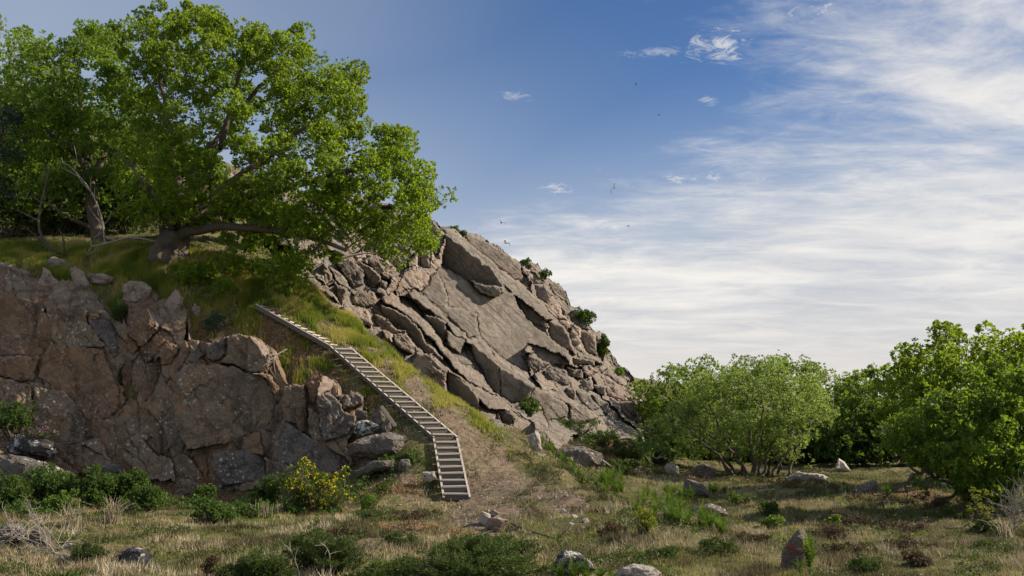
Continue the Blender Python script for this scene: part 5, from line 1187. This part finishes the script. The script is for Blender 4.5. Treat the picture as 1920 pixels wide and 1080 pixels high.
deadwood('dead_branch', 'dead branch lying on the oak limb height over the broken rocks', [at(627, 488, 47.6), at(655, 480, 47.8), at(690, 474, 48)], .11, 7, 3, 1, blen=.5)
a_ = gp(1640, 938, .1)
deadwood('dead_branch', 'long crooked dead bough resting on the ground left of the low oak', [at(1715, 888, RY - .6), at(1700, 905, RY - .6), at(1672, 922, RY - .8), at(1650, 945, RY - 1)], .045, 8, 12, 1, M_TWIG, blen=.9)
deadwood('dead_branch', 'slender dead bough sticking out of the trees between willow and oaks', [at(1680, 855, 47), at(1662, 820, 47), at(1650, 790, 47), at(1668, 770, 47)], .06, 9, 7, 1, blen=1.0)
for k, (u, v, lb) in enumerate([(1900, 1000, 'bare grey bush of thin twigs at the right edge'), (1500, 1062, 'dry twigs behind the fern at the arrow stone')]):
    q = gp(u, v); deadwood('bare_bush' if k == 0 else 'dry_twigs', lb, [q, q + np.array([.05, 0, .3]), q + np.array([.1, 0, .75 if k == 0 else .3])], .012, 20 + k, 44 if k == 0 else 14, 2, blen=.75 if k == 0 else .3, cat='bare bush' if k == 0 else 'twigs')
q0, q1, q2 = gp(1003, 1003, .06), gp(960, 988, .08), gp(1075, 1023, .04)
deadwood('dead_branch', 'brown fallen branch lying on the slope right of the stone pile', [q1, q0, q2], .03, 23, 12, 1, M_TWIG, blen=.5)
q = gp(1238, 1062); ss = deadwood('stem', None, [q, at(1228, 1030, q[1]), at(1214, 1000, q[1] + .1), at(1195, 980, q[1] + .1)], .012, 24, 6, 1, M_TWIG, cat=None, blen=.35)
ss.location = Vector(ss.location) - Vector(lime.location); ss.parent = lime
q = gp(610, 1080)
deadwood('dead_branch', 'white dead twig sticking out of the spreading foreground juniper', [q + np.array([.15, -.3, 0]), q + np.array([.12, -.35, .45]), q + np.array([.0, -.4, .62])], .009, 25, 7, 1, blen=.25)
deadwood('dead_branch', 'forked white twig at the left of the foreground juniper', [q + np.array([-.35, -.4, 0]), q + np.array([-.45, -.4, .3]), q + np.array([-.55, -.4, .5])], .008, 26, 6, 1, blen=.22)
# low limbs left of the oak
deadwood('fallen_limb', 'long curved bare limb sweeping along the grass left of the oak', [at(185, 478, 44.5), at(150, 482, 44.3), at(115, 476, 44.2), at(85, 455, 44.2), at(72, 420, 44.3), at(80, 370, 44.6), at(95, 310, 45)], .11, 30, 9, 1, M_BARK, cat='limb', blen=1.3)
deadwood('fallen_limb', 'looping pale branch lying between the curved limb and the oak', [at(300, 455, 43.6), at(250, 445, 43.4), at(215, 452, 43.3), at(175, 462, 43.3), at(172, 450, 43.3), at(192, 436, 43.4)], .07, 31, 6, 1, M_DEAD, cat='limb', blen=.8)
deadwood('fallen_limb', 'upright forked pale twigs left of the oak trunk', [at(197, 455, 43.3), at(192, 420, 43.3), at(185, 390, 43.3), at(165, 350, 43.4), at(130, 310, 43.5)], .055, 32, 9, 1, M_DEAD, cat='limb', blen=1.2)
# old plank
pa, pb = at(715, 762, 35.2), at(741, 798, 34.7); g = Geo()
d = pb - pa; s = np.array([.09, .05, .04]); u_ = np.array([0, .04, .03])
s = s * .45; V = [p + s * i + u_ * .8 * j for p in (pa, pb) for i, j in ((-1, -1), (1, -1), (1, 1), (-1, 1))]
pk = mesh_np('plank', np.array(V) - pa, [(0, 3, 2, 1), (4, 5, 6, 7), (0, 1, 5, 4), (1, 2, 6, 5), (2, 3, 7, 6), (3, 0, 4, 7)], M_WOOD, None, False); pk.location = pa
tag(pk, 'weathered short plank leaning on boulders beside the stairs', 'plank')

# ------------------------------------------------------------------ grass and other ground cover
def blades(name, n, region, ln, wd, mat, seed, label, cat, tone_f, dens=None, lean=.35, ymax=70, tuft=5, kind='stuff'):
    rg = np.random.default_rng(seed); pts = []
    (x0, x1), (y0, y1) = region; got = 0
    while got < n:
        m = n; yy = y0 + (y1 - y0) * rg.random(m) ** 1.25; xx = rg.uniform(-1, 1, m) * (yy * .56) + 0
        k = (xx > x0) & (xx < x1); xx, yy = xx[k], yy[k]
        if dens is not None:
            k = rg.random(len(xx)) < dens(xx, yy); xx, yy = xx[k], yy[k]
        pts.append(np.column_stack([xx, yy])); got += len(xx)
    P = np.concatenate(pts)[:n]; P = np.repeat(P, tuft, 0); P += rg.normal(0, .05, P.shape); z = gz(P[:, 0], P[:, 1])
    b = np.column_stack([P, z - .01]); m = len(b); a = rg.uniform(0, 6.28, m)
    l = (ln(b) if callable(ln) else ln) * rg.uniform(.45, 1.25, m); w = wd * rg.uniform(.7, 1.3, m) * (1 + b[:, 1] / 50)
    sdv = np.column_stack([np.cos(a), np.sin(a), np.zeros(m)]); ld = np.column_stack([rg.normal(0, lean, m), rg.normal(0, lean, m), np.ones(m)])
    ld /= np.linalg.norm(ld, axis=1)[:, None]
    V = np.stack([b - sdv * w[:, None] / 2, b + sdv * w[:, None] / 2, b + ld * l[:, None]], 1).reshape(-1, 3)
    tn = np.clip(tone_f(b) + rg.normal(0, .13, m), 0, 1)
    o = mesh_np(name, V, np.arange(3 * m).reshape(-1, 3), mat, None, False, {'tone': ('FACE', tn)})
    return tag(o, label, cat, None, kind)
def bil(M, x, y):
    i = np.clip(np.searchsorted(gx, x) - 1, 0, len(gx) - 2); j = np.clip(np.searchsorted(gy, y) - 1, 0, len(gy) - 2); return M[j, i]
def slope_at(x, y): return np.hypot(gz(x + .3, y) - gz(x - .3, y), gz(x, y + .3) - gz(x, y - .3)) / .6
def nz(x, y, s, o=0): return fbm(np.column_stack([x * s, y * s, np.full(len(x), 3.3 + o)]), 3)
def d_meadow(x, y):
    d = (1 - bil(dirtm, x, y)) ** 2 * (1 - .75 * bil(litm, x, y)); d = d * np.clip(.62 + nz(x, y, .7) * 1.3, .06, 1)
    return d * (slope_at(x, y) < 2.0)
blades('meadow_grass', 60000, ((-30, 30), (14, 48)), lambda b: .085 + .07 * np.clip(nz(b[:, 0], b[:, 1], .35, 5), -.5, 1), .012, M_GRASS, 1, 'short dry yellow green grass of the meadow and slope', 'grass', lambda b: .50 + .75 * nz(b[:, 0], b[:, 1], .30, 9) + .25 * nz(b[:, 0], b[:, 1], 1.3, 2), d_meadow)
top_pts = np.array([hit(u, v)[:2] for u, v in [(20, 480), (200, 505), (330, 520), (420, 540), (480, 540), (560, 570), (620, 590), (700, 650), (760, 695), (830, 745), (900, 790), (980, 832)]])
bank_pts = np.array([hit(u, v)[:2] for u, v in [(400, 590), (470, 610), (540, 650), (600, 680), (660, 740), (720, 800)]])
def d_tall(x, y):
    d = np.minimum(segdist(x, y, top_pts, False), segdist(x, y, bank_pts, False) + 1.5) + nz(x, y, .9, 3) * 1.2; w = np.where(x > -8, 1.3, 2.4); w = np.where(x > -4, .9, w)
    return np.clip(1.2 - d / w, 0, 1) * np.clip(.50 + nz(x, y, 1.1) * 2.4, .02, 1) * np.where(x > -5, .30, 1) * np.where(x > -1, .5, 1)
blades('tall_grass', 32000, ((-26, 3), (34, 48)), lambda b: np.where(b[:, 0] > -4, .17, np.where(b[:, 0] > -8, .26, .36)), .018, M_TALL, 2, 'tall fresh green grass along the top of the slope and its crest', 'grass', lambda b: .55 + 1.0 * nz(b[:, 0], b[:, 1], .7, 4), d_tall, .28)
blades('meadow_tussocks', 31000, ((-30, 30), (15, 52)), lambda b: .17 + .08 * nz(b[:, 0], b[:, 1], .6, 5), .016, grass_mat('rough_tussock', [(.045, .050, .022), (.085, .070, .040), (.17, .15, .075), (.34, .29, .19)], (.18, .17, .07), .25), 12,
       'rough tussocks of brown and grey green grass through the meadow', 'grass', lambda b: .42 + .9 * nz(b[:, 0], b[:, 1], .25, 19), lambda x, y: np.clip(nz(x, y, .95, 31) * 3.0 - .30, 0, 1) * (1 - .75 * bil(dirtm, x, y)) * (slope_at(x, y) < 1.0), .5)
blades('dry_grass', 12000, ((-30, 30), (14, 48)), lambda b: .20 + .1 * nz(b[:, 0], b[:, 1], .6, 15), .009, M_DRY, 14, 'thin straw coloured dead grass standing in wisps over the meadow and slope', 'grass',
       lambda b: .35 + .6 * nz(b[:, 0], b[:, 1], .4, 39), lambda x, y: np.clip(nz(x, y, .6, 41) * 3.0 - .1, 0, 1) * (1 - bil(dirtm, x, y)) * (slope_at(x, y) < 2.0), .45)
def d_lit(x, y): return np.clip(bil(litm, x, y), 0, 1) * np.clip(.45 + nz(x, y, 1.1, 7) * 1.8, .04, 1)
def flakes(name, n, dens, mat, seed, label, cat, size):
    rg = np.random.default_rng(seed); pts = []; got = 0
    while got < n:
        yy = rg.uniform(22, 54, n * 2); xx = rg.uniform(-1, 1, n * 2) * yy * .55; k = rg.random(len(xx)) < dens(xx, yy)
        pts.append(np.column_stack([xx[k], yy[k]])); got += k.sum()
    P = np.concatenate(pts)[:n]; c = np.column_stack([P, gz(P[:, 0], P[:, 1]) + .01]); d = np.tile([0, 0, 1.], (n, 1))
    V, Fc, tn = leaves(c, d, 3, size, size * .35, rg, 1.2, .0); o = mesh_np(name, V, Fc, mat, None, False, {'tone': ('FACE', tn)})
    return tag(o, label, cat, None, 'stuff')
flakes('dry_bracken', 26000, d_lit, M_LITTER, 5, 'brown dry bracken and leaf litter below the cliff and on the slope', 'leaf litter', .085)
def d_green(x, y): return np.clip(nz(x, y, .75, 21) * 2.6 - .25, 0, 1) * (1 - .55 * bil(dirtm, x, y)) * (slope_at(x, y) < 2.0)
flakes('ground_herbs', 30000, d_green, M_FERN, 6, 'patches of small green herbs in the turf', 'herbs', .055)
def gravel(n, seed):
    rg = np.random.default_rng(seed); pts = []; got = 0
    while got < n:
        yy = rg.uniform(24, 44, n * 2); xx = rg.uniform(-12, 8, n * 2); k = rg.random(len(xx)) < np.clip(bil(dirtm, xx, yy) + .06, 0, 1); pts.append(np.column_stack([xx[k], yy[k]])); got += k.sum()
    P = np.concatenate(pts)[:n]; z_ = gz(P[:, 0], P[:, 1]); r = .018 + .05 * rg.random(n) ** 4
    T = np.array([[1, 0, 0], [-.5, .87, 0], [-.5, -.87, 0], [0, 0, .8]]); a = rg.uniform(0, 6.28, n)
    c_, s_ = np.cos(a), np.sin(a); V = T[None] * r[:, None, None] * rg.uniform(.6, 1.3, (n, 4, 1)); X = V[:, :, 0] * c_[:, None] - V[:, :, 1] * s_[:, None]; Yy = V[:, :, 0] * s_[:, None] + V[:, :, 1] * c_[:, None]
    V = np.stack([X + P[:, :1], Yy + P[:, 1:2], V[:, :, 2] + z_[:, None] - .003], -1).reshape(-1, 3); b = np.arange(n)[:, None] * 4
    Fc = np.concatenate([b + np.array([0, 1, 3]), b + np.array([1, 2, 3]), b + np.array([2, 0, 3])])
    tag(mesh_np('gravel', V, Fc, M_PINK_LIT, None, False), 'fine gravel and crumbs of stone strewn on the bare earth path', 'gravel', None, 'stuff')
gravel(3200, 3)
foot = np.array([hit(u, v)[:2] for u, v in [(-20, 960), (60, 965), (150, 968), (230, 962), (300, 955), (400, 965), (480, 965), (560, 965), (650, 950), (720, 900), (750, 880)]])
def scrub_stuff(name, n, mat, seed, label, cat, dens, ln, wd, hgt):
    rg = np.random.default_rng(seed); pts = []; got = 0
    while got < n:
        yy = rg.uniform(16, 54, n * 3); xx = rg.uniform(-1, 1, n * 3) * yy * .55; k = rg.random(len(xx)) < dens(xx, yy); pts.append(np.column_stack([xx[k], yy[k]])); got += k.sum()
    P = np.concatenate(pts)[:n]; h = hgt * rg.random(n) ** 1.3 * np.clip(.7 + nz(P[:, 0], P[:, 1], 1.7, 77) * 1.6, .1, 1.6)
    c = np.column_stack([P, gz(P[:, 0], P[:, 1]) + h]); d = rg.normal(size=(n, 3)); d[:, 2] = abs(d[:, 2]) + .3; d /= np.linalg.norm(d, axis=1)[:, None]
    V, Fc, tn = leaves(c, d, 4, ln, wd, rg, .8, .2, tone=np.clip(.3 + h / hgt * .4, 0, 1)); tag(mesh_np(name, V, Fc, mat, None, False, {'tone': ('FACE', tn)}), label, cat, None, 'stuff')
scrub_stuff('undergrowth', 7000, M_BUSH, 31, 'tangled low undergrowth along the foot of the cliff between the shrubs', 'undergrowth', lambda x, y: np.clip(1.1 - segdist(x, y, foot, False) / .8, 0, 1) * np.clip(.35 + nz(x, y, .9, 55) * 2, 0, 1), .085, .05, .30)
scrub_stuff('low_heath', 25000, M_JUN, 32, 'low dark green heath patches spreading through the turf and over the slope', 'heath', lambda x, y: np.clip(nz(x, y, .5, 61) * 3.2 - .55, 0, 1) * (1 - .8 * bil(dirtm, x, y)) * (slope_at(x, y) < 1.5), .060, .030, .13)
# stalks in front of the cliff foot shrubs
rgq = np.random.default_rng(9)
def stalks(u, v, h, n, seed, label, spread=.5, group=None):
    p = hit(u, v); rg = np.random.default_rng(seed); G = Geo(); Hh = h * px(p[1])
    for k in range(n):
        a = rg.uniform(0, 6.28); s = spread * rg.uniform(.1, 1); l = Hh * rg.uniform(.6, 1.1); b = np.array([rg.normal(0, .12), rg.normal(0, .08), 0])
        P = [b, b + np.array([math.cos(a) * s * l * .4, math.sin(a) * s * l * .2, l * .6]), b + np.array([math.cos(a) * s * l, math.sin(a) * s * l * .5, l * (1 - .3 * s)])]
        tube(G, smooth_line(P, 6), np.linspace(.010, .004, 6), 3, rg.uniform(0, 1))
    o = G.build('dead_stalks', M_DRY); o.location = p
    return tag(o, label, 'dead stalks', group)
stalks(210, 985, 55, 70, 1, 'sheaf of pale dead stalks in front of the rounded green shrub', .8)
stalks(135, 990, 50, 46, 2, 'thin pale dead stalks in front of the wide blossoming shrub', .8)
stalks(495, 972, 34, 20, 3, 'few dry stalks left of the yellow broom', .4)
stalks(33, 812, 48, 12, 4, 'bare dead stem spreading on the dark ivy bush', .9)
stalks(1885, 1008, 40, 40, 5, 'dry grey stalks at the right edge beside the bare bush', .8)

# ------------------------------------------------------------------ birds
def bird(u, v, Y, span, label, mat, bank=0.0, head=0.0, flap=.25, name='gull'):
    root = tag(empty(name, tuple(at(u, v, Y))), label, 'bird', 'birds in flight')
    root.rotation_euler = (0, bank, head); s = span
    g = Geo(); t = np.linspace(-1, 1, 11); P = np.column_stack([np.zeros(11), t * .19 * s, .02 * s * (1 - t ** 2)]); rad = .062 * s * np.sqrt(np.clip(1 - (t * .96) ** 2, .02, 1)) * np.where(t > .55, .62, 1)
    tube(g, P, rad, 8); g.build('body', mat, root)
    for sg in (-1, 1):
        X = np.array([.03, .16, .30, .42, .50]) * s * sg; Zt = np.array([.02, .07 + flap * .2, .06 + flap * .25, .02 + flap * .12, -.03]) * s; ch = np.array([.07, .075, .06, .04, .008]) * s; sw = np.array([.02, .05, .02, -.04, -.10]) * s
        up = np.column_stack([X, sw + ch, Zt]); dn = np.column_stack([X, sw - ch, Zt - .004 * s]); up2 = up + np.array([0, 0, .008 * s])
        n = 5; V = np.concatenate([up2, dn, (up + dn) / 2 - np.array([0, 0, .006 * s])])
        Fq = []
        for i in range(n - 1): Fq += [(i, i + 1, n + i + 1, n + i), (n + i, n + i + 1, 2 * n + i + 1, 2 * n + i), (2 * n + i, 2 * n + i + 1, i + 1, i)]
        mesh_np('wing', V, Fq, mat, root)
    mesh_np('tail', [(-.02 * s, -.16 * s, 0), (.02 * s, -.16 * s, 0), (.05 * s, -.28 * s, .01 * s), (-.05 * s, -.28 * s, .01 * s), (0, -.2 * s, -.015 * s)], [(0, 1, 2, 3), (0, 3, 4, 4), (1, 4, 2, 2)][:1], mat, root)
    mesh_np('beak', [(-.012 * s, .18 * s, 0), (.012 * s, .18 * s, 0), (0, .235 * s, -.008 * s), (0, .18 * s, .016 * s)], [(0, 1, 2), (1, 3, 2), (3, 0, 2)], M_BEAK, root)
    return root
bird(940, 418, 85, .9, 'dark bird with arched wings flying just right of the rock peak', M_DARKF, R(25), R(20), .5)
bird(949, 456, 80, 1.15, 'pale gull gliding low over the skyline of the outcrop', M_FEATHER, R(14), R(60), .4)
bird(1152, 352, 75, 1.25, 'white gull banking steeply in the middle of the blue sky', M_FEATHER, R(-62), R(15), .1)
bird(1193, 158, 140, .9, 'tiny dark bird highest in the sky', M_DARKF, R(-60), R(30), .3)
bird(1236, 216, 140, .8, 'tiny dark bird second from the top of the sky', M_DARKF, R(-30), R(70), .3)
bird(1178, 424, 130, .8, 'tiny dark bird over the white cloud streaks', M_DARKF, R(0), R(80), .2)
bird(1460, 657, 140, .8, 'tiny dark bird just above the willow', M_DARKF, R(10), R(40), .3)
def perched(u, v, Y, h, label):
    root = tag(empty('gull', tuple(at(u, v, Y))), label, 'bird')
    g = Geo(); P = smooth_line([(-.55 * h, 0, .30 * h), (-.2 * h, 0, .42 * h), (.15 * h, 0, .55 * h), (.22 * h, 0, .80 * h), (.30 * h, 0, .92 * h)], 12)
    tube(g, P, np.array([.02, .08, .14, .18, .20, .20, .17, .13, .10, .11, .10, .03]) * h, 9); g.build('body', M_FEATHER, root)
    g = Geo(); tube(g, smooth_line([(-.62 * h, 0, .30 * h), (-.2 * h, 0, .50 * h), (.1 * h, 0, .60 * h)], 7), np.array([.01, .09, .15, .18, .19, .15, .05]) * h * .98, 8); g.build('wing', simple('grey_wing', (.28, .30, .33), (.36, .38, .41), 4), root)
    for sg in (-1, 1):
        g = Geo(); tube(g, [(.02 * h, sg * .06 * h, .36 * h), (.02 * h, sg * .06 * h, -.04 * h)], .018 * h, 5); g.build('leg', M_BEAK, root)
    g = Geo(); tube(g, [(.36 * h, 0, .92 * h), (.50 * h, 0, .89 * h)], [.035 * h, .008 * h], 6); g.build('beak', M_BEAK, root)
    return root
perched(1085, 655, face_Y(B_Y, 1085, 657) - .5, .38, 'white gull perched on the ledge in the right part of the outcrop')
perched(706, 479, face_Y(B_Y, 706, 482) - .6, .38, 'white gull sitting on the boulder at the end of the dead branch')
print('total objects', len(D.objects), 'tris', sum(len(o.data.loops) - 2 * len(o.data.polygons) for o in D.objects if o.type == 'MESH'))
